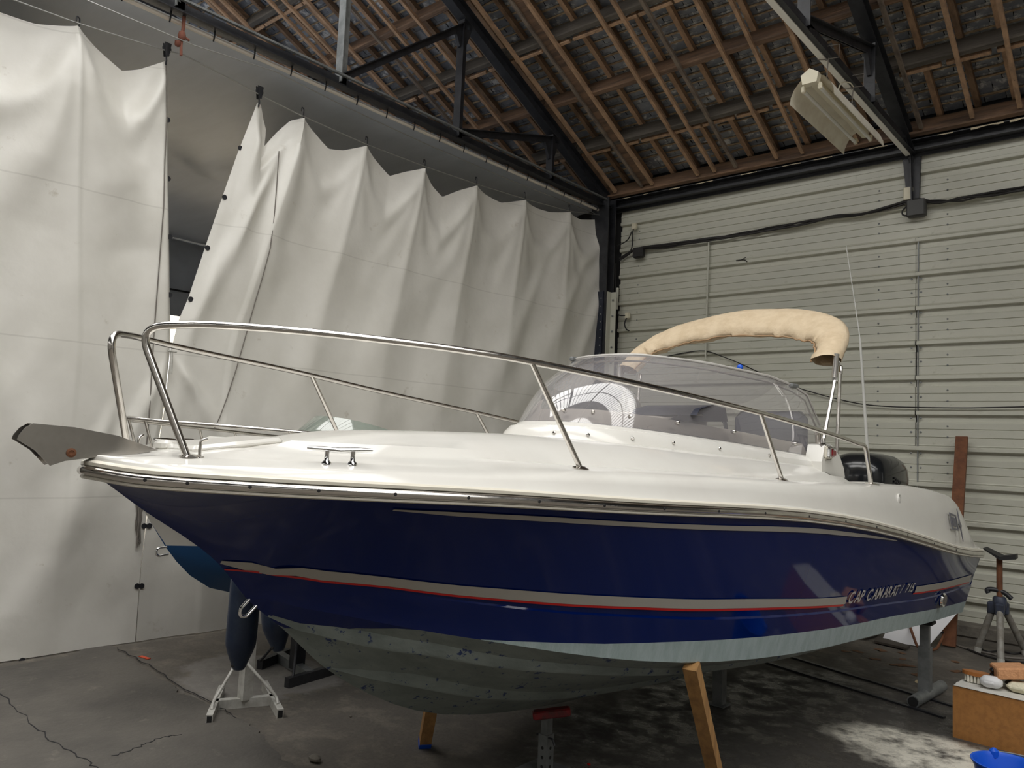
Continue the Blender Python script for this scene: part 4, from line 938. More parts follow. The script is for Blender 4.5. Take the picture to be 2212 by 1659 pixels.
# U-bolt on the stem
b = MB(); e_ = Vector((0, .645, 1.122)); dn = Vector((0, -.72, -.69)); al = Vector((0, .62, -.78))
b.tube(fillet([e_+al*-.022-dn*.02, e_+al*-.022+dn*.045, e_+dn*.06+al*.0, e_+al*.022+dn*.045, e_+al*.022-dn*.02], .02, 5), .007, 8); b.build('bow_eye', M['chrome'], boat, smooth=60)
# outboard engine on the transom
ob = empty('outboard_engine', (0, 0, 0)); ob.parent = boat
rows = []
for z, L, W, dy in ((1.30, .36, .20, 0), (1.36, .40, .235, .0), (1.50, .44, .27, .01), (1.64, .445, .285, .01), (1.74, .42, .28, .0), (1.81, .37, .25, -.02), (1.855, .29, .20, -.05), (1.878, .17, .12, -.08), (1.882, .03, .02, -.09)):
    r = []
    for q in range(24):
        a = 2*PI*q/24; ca, sa = math.cos(a), math.sin(a); e2 = .72
        r.append((.12+W*(abs(ca)**e2)*(1 if ca > 0 else -1), 6.78+dy+L*(abs(sa)**e2)*(1 if sa > 0 else -1), z))
    r.append(r[0]); rows.append(r)
b = MB(); b.grid(rows); b.build('cowl', M['black_gloss'], ob, smooth=50)
b = MB()
for k in range(5):
    for j in range(4-k//2): b.rbox((.12+.283, 6.62+.035*k, 1.66-.03*j-.01*k), (.008, .026, .02), .003)
tag(b.build('cowl_vents', M['black_mat'], ob), kind='stuff')
b = MB(); b.rbox((.12, 6.62, 1.0), (.26, .36, .62), .06); b.rbox((.12, 6.72, .66), (.12, .30, .5), .04); b.lathe([(.02, -.3), (.07, -.2), (.08, 0), (.07, .2), (.04, .28)], (.12, 6.80, .42), (0, 1, 0), 14); b.prism([(.11, 6.62, .4), (.11, 6.95, .4), (.11, 6.85, .22), (.11, 6.72, .22)], (.02, 0, 0)); b.build('lower_unit', M['black_gloss'], ob, smooth=45)
b = MB(); b.lathe([(.045, -.05), (.045, .06), (.02, .08)], (.12, 7.12, .42), (0, 1, 0), 14)
for k in range(3):
    a = 2*PI*k/3; u_ = Vector((math.cos(a), 0, math.sin(a))); s_ = Vector((-math.sin(a), 0, math.cos(a))); c_ = Vector((.12, 7.13, .42)); b.prism([c_+u_*.04-s_*.03+Vector((0, .03, 0)), c_+u_*.12-s_*.08+Vector((0, .04, 0)), c_+u_*.17, c_+u_*.12+s_*.07-Vector((0, .04, 0)), c_+u_*.04+s_*.03-Vector((0, .03, 0))], (0, .008, 0))
b.build('propeller', M['black_gloss'], ob)
# whip antenna at the stern
b = MB(); b.lathe([(.035, -.03), (.03, .0), (.02, .03)], (.43, 6.0, 1.47), None, 10); b.tube([(.428, 6.0, 1.45), (.394, 6.0, 1.848), (.319, 6.0, 2.868)], [.016, .015, .010], 8); b.tube([(.319, 6.0, 2.868), (.264, 6.0, 3.24), (.191, 6.0, 3.707)], [.005, .004, .003], 6)
b.build('whip_antenna', mat('antenna_white', (.55, .55, .52), .5), boat, smooth=60)
# ================================================================== SECOND BOAT behind the bow
B2R = math.radians(-2.0)
b2 = empty('motorboat', (-6.02+.49+.28, 2.15, 0), B2R, 'smaller white boat with blue bottom half hidden behind the bow', 'boat')
K2 = ([0, .10, .22, .42, .60, .75, .95, 1.25, 1.7, 4.6], [1.66, 1.52, 1.33, 1.02, .82, .72, .66, .64, .635, .60])
Y2 = ([0, .1, .3, .7, 1.2, 2, 3, 4.6], [0, .16, .36, .62, .80, .95, 1.0, .98]); Z2 = ([0, 1, 2, 3, 4.6], [1.66, 1.62, 1.57, 1.53, 1.50])
C2 = ([.42, .8, 1.3, 2, 3, 4.6], [0, .24, .5, .72, .82, .82]); ZC2 = ([.42, .8, 1.3, 2, 3, 4.6], [1.02, .87, .80, .79, .79, .77])
t2s = [0, .03, .07, .12, .2, .3, .42, .5, .6, .75, .95, 1.2, 1.5, 1.9, 2.4, 3, 3.8, 4.6]
def sec2(t):
    k = ci(t, *K2); c = (0, k) if t <= .42 else (ci(t, *C2), ci(t, *ZC2)); s = (ci(t, *Y2), ci(t, *Z2)); bl = (c[0]+(s[0]-c[0])*.12, c[1])
    zl = 1.03+.01*t
    def at(z):
        f = min(1, max(0, (z-c[1])/max(1e-5, s[1]-c[1]))); return (c[0]+(s[0]-c[0])*f**1.25, c[1]+(s[1]-c[1])*f)
    w_ = at(max(c[1], zl)); return [(0, k), (c[0]*.5, k+(c[1]-k)*.5), c, w_, at(w_[1]+(s[1]-w_[1])*.35), at(w_[1]+(s[1]-w_[1])*.7), s]
b = MB()
for s in (1, -1): b.grid([[(s*y, t, z) for y, z in sec2(t)] for t in t2s], mif=lambda i, j: 1 if j < 3 and t2s[i+1] > .36 else 0, flip=s > 0)
b.add([(y, 4.6, z) for y, z in sec2(4.6)]+[(-y, 4.6, z) for y, z in reversed(sec2(4.6)[1:])], [list(range(13))])
b.build('hull', [M['b2white'], M['b2blue']], b2, smooth=30)
b = MB(); b.grid([[(s*ci(t, *Y2)*f, t, ci(t, *Z2)+.03+.10*(1-abs(f))*min(1, t)) for s, f in ((-1, 1), (-1, .85), (-1, .5), (1, 0), (1, .5), (1, .85), (1, 1))] for t in t2s]); b.build('deck', M['b2white'], b2, smooth=40)
b = MB(); gr = [(ci(t, *Y2)+.01, t, ci(t, *Z2)+.01) for t in reversed(t2s[1:])]+[(0, -.01, 1.67)]+[(-ci(t, *Y2)-.01, t, ci(t, *Z2)+.01) for t in t2s[1:]]; b.tube(gr, .022, 8); b.build('rub_rail', M['grey_steel'], b2, smooth=50)
for s in (1, -1):
    q = lambda t: Vector((s*(ci(t, *Y2)-.06), t, ci(t, *Z2)+.21))
    b = MB(); b.tube([Vector((0, .06, 1.885)) if False else Vector((s*.02, .10, 1.875))]+[q(t)+Vector((0, 0, .0)) for t in (.22, .4, .7, 1.0, 1.5, 2.0, 2.5)]+[Vector((s*.93, 2.75, 1.60))], .0125, 8); r2 = b.build('bow_rail', M['steel'], b2, smooth=60)
    for t in (.16, .9, 1.25, 2.0):
        b = MB(); p = q(t+.0) if t > .2 else Vector((s*.13, t, 1.875)); b.tube([p, p+Vector((0, .07, -.22))], .010, 8); b.build('stanchion', M['steel'], r2, smooth=60)
rows = []
for i in range(17):
    a = -1+2*i/16; y = .62*a; t = 1.25+.9*abs(a)**2.2; h = .33-.25*abs(a)**3; rows.append([(y, t, 1.64), (y*.95, t+.10, 1.64+h*.5), (y*.86, t+.30, 1.64+h)])
b = MB(); b.grid(rows); b.build('windscreen', M['acrylic_green'], b2, smooth=70)
b = MB(); b.tube(fillet([(.0, .43, 1.025), (0, .355, 1.02), (0, .36, .965), (0, .44, .975)], .03, 5), .008, 8); b.build('bow_eye', M['chrome'], b2, smooth=60)
# cradle and keel chocks under it (mostly hidden): a plain post of the dark stand
# ================================================================== FENDERS
def fender(px_top, px_bot, t, x, label, r=.080):
    # hangs beside the starboard side of the navy boat
    for _ in range(30):
        base = BM @ Vector((x, t, 0)); q_ = proj(base+Vector((0, 0, .55)))[0]; t += (px_bot[0]-q_)/q_*.5
    d = ray(*px_bot); k = Vector((d.x, d.y)).length; dist = Vector((base.x, base.y)).length; zb = CAMH+d.z*dist/k
    L = .74; o = empty('fender', base+Vector((0, 0, zb)), 0, label, 'fender', 'navy fenders on the starboard side')
    b = MB(); prof = [(.012, 0), (.028, .004), (.036, .018), (.050, .055), (.066, .095), (r*.97, .135), (r, .17), (r, L-.20), (r*.86, L-.12), (.05, L-.07), (.034, L-.03), (.030, L)]; b.lathe(prof, (0, 0, 0), None, 20); b.build('fender_body', M['navy_fender'], o, smooth=50)
    b = MB(); b.tube([(.0, -.012, .03), (0, -.040, .03)], .012, 8); b.build('eye_hole', M['black_mat'], o)
    b = MB(); b.tube([(0, 0, L), (.02, 0, L+.12), (.16, .0, 1.70-zb)], .006, 6); b.build('lanyard', M['rope_grey'], o)
    return o
f1 = fender((520, 1250), (515, 1447), 1.02, -1.02, 'navy fender hanging lower, left of the bow eye')
f1.rotation_euler = (0, math.radians(2), 0)
f2 = fender((590, 1300), (601, 1408), 1.36, -1.12, 'navy fender half hidden behind the navy hull', .082)
f2.rotation_euler = (0, math.radians(-14), 0)
# ================================================================== STANDS
def Z(v, z): return Vector((v.x, v.y, z))
def holl(name, p, q, wd, ht, mt, par, wall_=.004):   # square tube with open dark ends
    b = MB(); b.bar(p, q, wd, ht); o = b.build(name, mt, par)
    p, q = Vector(p), Vector(q); a = (q-p).normalized(); b = MB()
    for e_, s in ((p, -1), (q, 1)):
        b = MB(); b.bar(e_+a*s*.0005, e_+a*s*.001, wd*.72, ht*.74); b.build('open_end', M['black_mat'], par)
    return o
st = empty('boat_stand', fl(528, 1520), 0, 'white steel boat stand with H-shaped foot below the fender', 'boat stand')
o0 = st.location.copy(); A, B_, C_, D_ = fl(451, 1566), fl(477, 1502), fl(605, 1553), fl(572, 1492)
L = lambda v, z=0.: Vector((v.x-o0.x, v.y-o0.y, z))
holl('foot_tube', L(A, .03), L(B_, .03)+(L(B_)-L(A))*.05, .04, .06, M['white_paint'], st); holl('foot_tube', L(C_, .03), L(D_, .03)+(L(D_)-L(C_))*.05, .04, .06, M['white_paint'], st)
m1_, m2_ = (L(A)+L(B_))*.5, (L(C_)+L(D_))*.5
b = MB(); b.bar(m1_+Vector((0, 0, .03)), m2_+Vector((0, 0, .03)), .05, .06); b.build('cross_tube', M['white_paint'], st)
mid = (m1_+m2_)*.5; tp_ = mid+Vector((.02, 0, .82))
b = MB(); b.bar(mid+Vector((0, 0, .05)), mid+(tp_-mid), .07, .07); b.build('post', M['white_paint'], st)
b = MB(); br_ = mid+(tp_-mid)*.42; b.tube(fillet([L(A, .06)+(m1_-L(A))*.35, L(A, .09)+(m1_-L(A))*.5, br_+Vector((-.05, -.04, -.04)), br_+Vector((-.02, -.045, 0)), br_+Vector((.02, -.045, 0)), br_+Vector((.05, -.04, -.04)), L(C_, .09)+(m2_-L(C_))*.5, L(C_, .06)+(m2_-L(C_))*.35], .03, 4), .010, 8); b.build('brace_rod', M['white_paint'], st, smooth=60)
b = MB(); b.rbox(tp_+Vector((0, 0, .015)), (.20, .12, .03), .01); b.build('head_pad', M['black_mat'], st)
ds = empty('boat_stand', fl(650, 1450), 0, 'dark steel boat stand with angled feet behind the bow', 'boat stand')
o0 = ds.location.copy(); A, B_ = fl(619, 1486), fl(738, 1450); C_, D_ = fl(560, 1446), fl(612, 1424)
def dl(v, z=0.): return Vector((v.x-o0.x, v.y-o0.y, z))
b = MB(); b.bar(dl(A, .035), dl(B_, .035), .05, .07); b.build('foot_beam', M['black_steel'], ds)
b = MB(); b.bar(dl(C_, .035), dl(D_, .035)+(dl(D_)-dl(C_))*.2, .05, .07); b.build('foot_beam', M['black_steel'], ds)
c1_, c2_ = (dl(A)*.6+dl(B_)*.4), (dl(C_)*.2+dl(D_)*.8); b = MB(); b.bar(c1_+Vector((0, 0, .04)), c2_+Vector((0, 0, .04)), .06, .07); b.build('cross_beam', M['grey_steel'], ds)
pm = dl(fl(640, 1452)); b = MB(); b.bar(pm+Vector((0, 0, .03)), pm+Vector((.02, .0, .56)), .085, .085); b.build('post', M['black_steel'], ds)
b = MB(); b.tube([dl(C_, .06), pm+Vector((0, 0, .42))], .010, 6); b.tube([dl(A, .06)+(dl(B_)-dl(A))*.1, pm+Vector((0, 0, .42))], .010, 6); b.build('brace_rod', M['black_steel'], ds)
b = MB(); b.rbox(pm+Vector((.02, 0, .583)), (.18, .14, .045), .01); b.build('head_pad', M['black_mat'], ds)
# keel stand with red cradle
kb = BM @ Vector((-.0, 2.46, 0)); ks = empty('keel_stand', kb, 0, 'steel keel post with pin holes and red cradle under the navy hull', 'boat stand')
b = MB(); b.bar((0, 0, 0), (0, 0, .22), .062, .062); b.rbox((0, 0, .008), (.3, .3, .016), .004); b.build('outer_post', M['grey_steel'], ks)
b = MB(); b.bar((0, 0, .2), (0, 0, .335), .046, .046); b.build('inner_post', M['grey_steel'], ks)
b = MB(); dx_ = Vector((math.cos(.5), math.sin(.5), 0)); R_ = Matrix.Rotation(.72, 3, 'Z') @ Matrix.Rotation(math.radians(-9), 3, 'Y'); b.rbox((.03, 0, .338), (.21, .06, .045), .008, rot=R_); b.build('red_cradle', M['red_steel'], ks)['label'] = 'red cradle bar'
b = MB(); b.tube(fillet([(-.05, -.02, .21), (.06, -.02, .21), (.075, -.02, .18)], .01, 3), .006, 6); b.build('locking_pin', M['black_steel'], ks)
b = MB()
for z in (.05, .10, .15): b.lathe([(.009, 0), (.009, .001)], (-.0, -.0315, z), (0, -1, 0), 10); b.lathe([(.009, 0), (.009, .001)], (.0315, 0, z), (1, 0, 0), 10)
tag(b.build('pin_holes', M['black_mat'], ks), kind='stuff')
# added keel post standing in for a strip reflected in the wet floor
kb = BM @ Vector((-.02, 4.35, 0)); k2 = empty('keel_stand', kb, 0, 'added keel post standing in for a floor reflection further aft under the hull', 'boat stand')
b = MB(); b.bar((0, 0, 0), (0, 0, .29), .075, .075); b.rbox((0, 0, .006), (.13, .13, .012), .004); b.build('post', M['grey_steel'], k2)
b = MB(); b.rbox((0, 0, .312), (.14, .12, .025), .008); b.build('head_pad', M['black_mat'], k2)
# timber props
def prop_(foot, top, wd, label, paint=False):
    o = empty('timber_prop', foot, 0, label, 'timber prop'); top = Vector(top)-Vector(foot); b = MB(); a = top.normalized()
    b.bar(Vector((0, 0, .0))+a*.03, top, wd, wd*.9); b.build('bar', M['wood_prop'], o)
    b = MB(); b.bar(a*.012, a*.06 if paint else a*.04, wd+.003, wd*.9+.003); b.build('painted_foot' if paint else 'foot_end', M['blue_pl'] if paint else M['wood_prop'], o); return o
tp1 = BM @ Vector((.925, 2.43, .800)); prop_(fl(1556, 1722), tp1, .068, 'long pine prop wedged under the near chine of the navy hull')
y_, z_ = bot(1.95, .42); tp2 = BM @ Vector((-y_, 1.95, z_)); prop_(fl(916, 1612), tp2, .068, 'short pine prop with blue-painted foot under the bow', True)
# stern post
sp_ = fl(1998, 1512); ss = empty('boat_stand', sp_, 0, 'grey post stand on a round tube foot under the stern', 'boat stand')
lp = BI @ sp_; vq = min(.97, lp.x/ci(lp.y, *YC)) if lp.x > 0 else .9; ztop_ = bot(lp.y, vq)[1]
b = MB(); b.bar((0, 0, .06), (0, 0, .40), .085, .085); b.build('outer_post', M['grey_steel'], ss)
b = MB(); b.bar((0, 0, .38), (0, 0, ztop_-.03), .062, .062); b.build('inner_post', M['grey_steel'], ss)
b = MB(); b.rbox((0, 0, ztop_-.02), (.13, .13, .025), .006); b.build('head_pad', M['black_mat'], ss)
f_a, f_b = fl(1972, 1530)-sp_, fl(2034, 1494)-sp_; b = MB(); b.tube([f_a+Vector((0, 0, .045)), f_b+Vector((0, 0, .045))], .044, 14); b.build('tube_foot', M['grey_steel'], ss, smooth=60)
b = MB(); ax_ = (f_b-f_a).normalized(); b.lathe([(.036, 0), (.036, .001)], f_a+Vector((0, 0, .045))-ax_*.001, -ax_, 14); b.build('open_end', M['black_mat'], ss)
# tripod stand at the right
tc_ = fl(2160, 1420); tr3 = empty('tripod_stand', tc_, 0, 'grey tripod stand with black cradle head near the wall', 'boat stand')
hub = Vector((0, 0, .50))
for p in ((2112, 1411), (2162, 1439), (2214, 1416)):
    e_ = fl(*p)-tc_; b = MB(); b.tube([hub+(e_.normalized()*.05)+Vector((0, 0, -.03)), Vector((e_.x, e_.y, .0))+Vector((0, 0, .05))], .030, 10); lg = b.build('leg', M['dirty_alu'], tr3, smooth=60)
    b = MB(); b.tube([Vector((e_.x, e_.y, .05))+(hub-e_)*.02, Vector((e_.x*1.03, e_.y*1.03, .006))], .032, 10); b.build('foot_sleeve', M['white_paint'], lg, smooth=60)
    b = MB(); b.rbox(hub+e_.normalized()*.065+Vector((0, 0, -.045)), (.075, .075, .12), .015); b.build('leg_socket', M['bluegrey'], tr3, smooth=40)
b = MB(); b.lathe([(.05, -.06), (.06, -.02), (.06, .05), (.045, .07)], hub, None, 12); b.build('hub', M['bluegrey'], tr3, smooth=40)
b = MB(); b.tube(curve3([(-.09, -.02, .59), (-.10, -.02, .62), (-.05, -.01, .63), (.04, 0, .61), (.10, 0, .56)], 4), .022, 8); b.build('clamp_handle', M['black_steel'], tr3, smooth=60)
b = MB(); b.tube([(0, 0, .5), (.0, 0, .93)], .026, 10); b.build('screw_post', M['rust'], tr3, smooth=60)
b = MB(); b.add([(-.12, -.10, 1.02), (.02, -.12, .955), (.02, .12, .955), (-.12, .1, 1.02), (.14, -.06, .985), (.14, .08, .985), (.02, -.12, .925), (.02, .12, .925), (-.12, -.1, 1.01), (-.12, .1, 1.01), (.14, -.06, .94), (.14, .08, .94)], [(0, 1, 2, 3), (1, 4, 5, 2), (8, 9, 7, 6), (6, 7, 11, 10), (0, 8, 6, 1), (1, 6, 10, 4), (3, 2, 7, 9), (2, 5, 11, 7), (0, 3, 9, 8), (4, 10, 11, 5)]); b.build('cradle_head', M['black_mat'], tr3)
# ================================================================== LAMP on truss 2
lm = empty('fluorescent_lamp', (-2.40, 7.2, 5.0), 0, 'cream fluorescent lamp with curved reflector hung from the black chord', 'lamp')
ya, yb = -.70, .70; rows = []
for y in (ya, yb):
    rows.append([(x, y, z) for x, z in ((-.185, -.155), (-.18, -.10), (-.15, -.03), (-.10, .03), (-.05, .05), (.05, .05), (.10, .03), (.15, -.03), (.18, -.10), (.185, -.155))])
b = MB(); b.grid(rows); b.grid([[(x*1.012, y, z+.004) for x, y, z in r] for r in rows], flip=True); b.build('reflector', M['lamp'], lm, smooth=40)
b = MB(); b.rbox((0, 0, .025), (.07, 1.5, .07), .012); b.prism([(-.06, ya-.06, -.03), (.06, ya-.06, -.03), (.075, ya-.06, .05), (0, ya-.06, .10), (-.075, ya-.06, .05)], (0, .07, 0)); b.build('lamp_housing', M['ivory'], lm)
for x in (-.075, .065):
    b = MB(); b.tube([(x, ya+.03, -.055), (x, yb-.02, -.055)], .016, 10); tb_ = b.build('lamp_tube', M['tube'], lm, smooth=60)
    for y in (ya+.01, yb-.01):
        b = MB(); b.rbox((x, y, -.045), (.035, .035, .06), .008); b.build('lamp_holder', M['ivory'], tb_)
for y, zt in ((-.36, .40), (.32, .40)):
    b = MB(); b.tube([(0, y, .06), (.01, y, zt-.15), (.02, y, zt-.05)], .005, 5); b.tube([(-.04, y, zt-.05), (.1, y+.02, zt-.06), (.1, y+.04, zt+.07), (-.07, y+.0, zt+.07), (-.07, y-.02, zt-.05), (.02, y-.03, zt-.08), (.03, y-.1, zt-.12)], .004, 5); b.build('hanging_cord', M['rope_grey'], lm)
b = MB(); b.tube(curve3([(0, .02, .06), (-.03, .05, .22), (-.02, .12, .32), (.02, .2, .34), (.03, .28, .33)], 5), .006, 6); b.build('supply_cable', M['ivory'], lm)
# ================================================================== CABLES AND BOXES ON THE WALL
def wp(px, py, off=.06): return aty(px, py, WY-off)
cab = empty('cable_bundle', wp(1700, 490), 0, 'black cable bundle strung across the clad wall between junction boxes', 'cable')
path = [(1338, 562), (1352, 553), (1378, 540), (1440, 532), (1530, 517), (1600, 505), (1660, 494), (1740, 481), (1800, 471), (1860, 464), (1915, 452), (1960, 437), (1985, 432), (2030, 436), (2080, 430), (2140, 419), (2212, 408), (2300, 392), (2500, 355), (2800, 290)]
for k in range(5):
    pts = [wp(x, y+rnd.uniform(-5, 4), .055+rnd.uniform(0, .03))-cab.location for x, y in path]; b = MB(); b.tube(curve3(pts, 4), .010+.004*(k == 0), 6); b.build('cable', M['cable'], cab, smooth=60)
def box_(px, py, sz, mt, label, name, cat):
    c_ = wp(px, py, sz[1]/2+.045); o = empty(name, c_, 0, label, cat); b = MB(); b.rbox((0, 0, 0), sz, .012); b.build('case', mt, o, smooth=40)
    b = MB(); b.rbox((0, -sz[1]/2-.004, 0), (sz[0]*.9, .012, sz[2]*.9), .004); b.build('lid', mt, o, smooth=40); return o
M['greybox'] = mat('grey_junction_box', (.06, .06, .058), .55)
j1 = box_(1380, 546, (.16, .09, .15), M['cable'], 'small black junction box at the left end of the cable bundle', 'junction_box', 'junction box')
j2 = box_(1980, 450, (.20, .09, .20), M['greybox'], 'dark grey junction box below the wall bracket', 'junction_box', 'junction box')
b = MB(); b.tube(curve3([(-.05, -.04, -.09), (-.13, -.04, -.07), (-.14, -.04, -.02), (-.10, -.03, .03)], 5), .010, 6); b.build('cable_loop', M['cable'], j2)
j3 = box_(1962, 419, (.10, .04, .16), M['ivory'], 'small ivory box beside the wall bracket', 'switch_box', 'switch box')
j4 = box_(1371, 489, (.07, .05, .10), M['ivory'], 'ivory fitting with loose wires beside the corner column', 'switch_box', 'switch box')
b = MB(); b.tube(curve3([(0, -.03, -.05), (-.02, -.03, -.13), (-.01, -.03, -.28), (-.05, -.03, -.40)], 5), .009, 6); b.tube(curve3([(-.03, -.03, -.08), (-.10, -.03, -.20), (-.28, -.02, -.26)], 5), .009, 6); b.build('loose_wire', M['cable'], j4)
j5 = box_(1356, 682, (.07, .05, .09), M['ivory'], 'small socket with hanging lead low beside the column', 'switch_box', 'socket')
b = MB(); b.tube(curve3([(0, -.03, -.04), (-.03, -.03, -.12), (.0, -.03, -.2), (.05, -.03, -.23)], 5), .010, 6); b.tube(curve3([(-.02, -.03, .0), (-.14, -.03, .02), (-.20, -.03, .15), (-.22, -.03, .8)], 6), .009, 6); b.build('loose_wire', M['cable'], j5)
b = MB(); b.tube([wp(1531, 520, .05), wp(1524, 775, .05)], .013, 8); tag(b.build('conduit', M['cladding'], smooth=60), 'thin cream vertical conduit rising behind the beige bimini', 'conduit')
b = MB(); b.tube([wp(1334, 622, .09), wp(1332, 668, .09)], .022, 8); tag(b.build('conduit', M['cladding'], smooth=60), 'short cream pipe along the corner column', 'conduit')
dw = [(1440, 770), (1480, 762), (1522, 758), (1560, 770), (1600, 786), (1680, 822), (1760, 849), (1850, 871), (1920, 878), (1990, 880), (2080, 881), (2150, 880), (2240, 878), (2400, 874), (2600, 860)]
b = MB(); b.tube(curve3([wp(x, y, .045) for x, y in dw], 4), .007, 6); tag(b.build('slack_cable', M['cable'], smooth=60), 'thin black cable sagging across the wall above the stern', 'cable')
b = MB(); b.tube(curve3([wp(x, y, .04) for x, y in [(1590, 563), (1606, 561), (1614, 565)]], 4), .006, 6); b.tube(curve3([wp(x, y, .04) for x, y in [(1600, 562), (1611, 556)]], 4), .005, 6); tag(b.build('wire_stub', M['cable']), 'short loose wire stub on the wall right of the conduit', 'cable')
# ================================================================== THINGS LEANING OR LYING UNDER THE STERN
pb, ptp = fl(2050, 1399), aty(2078, 944, WY-.10); o = empty('steel_plank', pb, 0, 'tall narrow rust-brown plank leaning against the wall behind the stern', 'plank')
b = MB(); b.bar((0, 0, .012), ptp-pb, .115, .045, up=(0, -1, 0)); b.build('plank_body', M['rust'], o)
wb = [fl(2000, 1396, .02), aty(1916, 1372, fl(1916, 1385).y), aty(1977, 1352, fl(2000, 1396).y+.55), aty(2040, 1336, fl(2000, 1396).y+.45), aty(2024, 1382, fl(2000, 1396).y+.1)]
q0 = fl(1905, 1383, .01); q1 = fl(2003, 1399, .01); up_ = Vector((.12, .22, .42)); b = MB(); b.prism([q0, q1, q1+up_*1.05+Vector((.16, 0, 0)), q0+up_*1.05], (0, .012, 0)); tag(b.build('white_board', M['board_white']), 'bright white board leaning on edge under the stern', 'board')
b = MB(); g0 = [fl(*p, .012) for p in [(1888, 1388), (1896, 1378), (1966, 1399), (1957, 1404)]]; b.prism(g0, (0, 0, .02)); tag(b.build('grey_board', M['plank']), 'flat dark grey board lying in front of the white board', 'board')
b = MB(); g0 = [fl(*p, .02) for p in [(1858, 1374), (1866, 1366), (1884, 1364), (1902, 1370), (1886, 1376), (1866, 1381)]]; b.prism(g0, (0, 0, .05)); tag(b.build('rubber_offcut', M['plank']), 'rounded dark rubber offcut beside the grey board', 'offcut')
fr_ = [fl(*p, .03) for p in [(1978, 1352), (1982, 1372), (2003, 1391), (2040, 1393), (2056, 1380), (2058, 1345)]]
fr_ = [p+Vector((0, -.34, 0)) for p in fr_]; fr_[0].z = .42; fr_[1].z = .2; fr_[4].z = .12; fr_[5].z = .48
b = MB(); b.tube(fillet(fr_, .10, 5), .013, 8); fo = tag(b.build('tube_frame', M['rust'], smooth=60), 'bent rusty tube frame behind the stern post', 'frame')
b = MB(); b.bar(fr_[1]+Vector((-.3, 0, .06)), fr_[4]+Vector((0, 0, .02)), .02, .02); b.build('cross_bar', M['black_steel'], fo)
b = MB(); c_ = fl(2216, 1458); b.rbox(c_+Vector((0, 0, .04)), (.14, .14, .08), .008); tag(b.build('wood_block', M['wood_prop']), 'small wooden block at the right edge of the picture', 'block')
# hoses and leads by the tripod
for k, (pts, lb) in enumerate([([(2062, 1392), (2085, 1400), (2110, 1406), (2140, 1412), (2175, 1420), (2230, 1424)], 'uppermost grey lead lying between the tripod feet'), ([(2090, 1402), (2120, 1414), (2150, 1422), (2185, 1428), (2230, 1432)], 'lower dark lead lying between the tripod feet'), ([(2120, 1402), (2135, 1408), (2160, 1406), (2190, 1412), (2212, 1408)], 'looped lead beside the tripod hub')]):
    b = MB(); b.tube(curve3([fl(*p, .012) for p in pts], 6), .010, 6); tag(b.build('floor_lead', M['cable' if k else 'rope_grey'], smooth=60), lb, 'cable')
# ================================================================== WORK BOX, TOOLS, BUCKET
xa, yb_ = fl(2058, 1592), fl(2212, 1633); cr_ = empty('work_box', xa, 0, 'orange plywood box used as a work table beside the stern', 'box')
ex = (yb_-xa); ex = Vector((ex.x, ex.y, 0)); exn = ex.normalized(); eyn = Vector((-exn.y, exn.x, 0)); BL, BD, BH = .95, .34, .325
R_ = Matrix((exn, eyn, Vector((0, 0, 1)))).transposed()
for nm, c_, d_ in (('front_panel', (BL/2, .008, BH/2), (BL, .016, BH)), ('back_panel', (BL/2, BD-.008, BH/2), (BL, .016, BH)), ('side_panel', (.008, BD/2, BH/2), (.016, BD-.034, BH)), ('side_panel', (BL-.008, BD/2, BH/2), (.016, BD-.034, BH)), ('top_panel', (BL/2, BD/2, BH+.004), (BL, BD, .010))):
    b = MB(); b.box(R_ @ Vector(c_), d_, rot=R_); b.build(nm, M['crate'], cr_)
rows = []
for i in range(22):
    rows.append([xa+R_ @ Vector((.005+BL*i/21*.98, -.006+(BD+.0)*j/9, BH+.012+.010*(.5+noise.noise(Vector((i*.6, j*.7, 2))))*(1 if j else .3))) for j in range(10)])
b = MB(); b.grid(rows); tag(b.build('plastic_sheet', M['sheet'], smooth=50), 'crumpled white sheet spread over the orange box', 'sheet')
def on_box(u, v, z=.0): return xa+R_ @ Vector((u, v, BH+.024+z))
# brush
o = empty('scrubbing_brush', on_box(.115, .17), 0, 'varnished wooden scrubbing brush with cream bristles on the orange box', 'brush')
el = [(math.cos(a)*.105, math.sin(a)*.042) for a in rangef(0, 2*PI, 20)[:-1]]
b = MB(); b.prism([R_ @ Vector((x, y, .045)) for x, y in el], (0, 0, .024)); b.build('brush_back', M['brushwood'], o)
b = MB()
for i in range(9):
    for j in range(4):
        x, y = -.075+.019*i, -.027+.018*j
        if (x/.095)**2+(y/.038)**2 < 1: b.lathe([(.009, 0), (.007, .045)], R_ @ Vector((x*1.08, y*1.08, 0)), None, 6)
tag(b.build('bristles', M['bristle'], o), kind='stuff')
b = MB(); b.lathe([(.014, .0), (.014, .012), (.010, .016), (.018, .022), (.022, .035), (.016, .048), (.004, .05)], R_ @ Vector((.075, -.005, .069)), (.2, 0, 1), 12); b.build('black_knob', M['black_gloss'], o, smooth=40)
o = empty('bottle', on_box(.205, .09), 0, 'white plastic bottle lying in front of the brush', 'bottle')
b = MB(); b.rbox((0, 0, .042), (.13, .075, .075), .024, rot=R_ @ Matrix.Rotation(.22, 3, 'Z')); b.build('bottle_body', M['milk'], o, smooth=50)
b = MB(); b.rbox(R_ @ Vector((-.005, -.038, .040)), (.06, .010, .022), .008, rot=R_ @ Matrix.Rotation(.22, 3, 'Z')); b.build('grip_recess', M['milk'], o, smooth=50)
o = empty('sponge', on_box(.285, .20, 0), 0, 'big salmon-coloured block of sponge propped on the cream sponge', 'sponge')
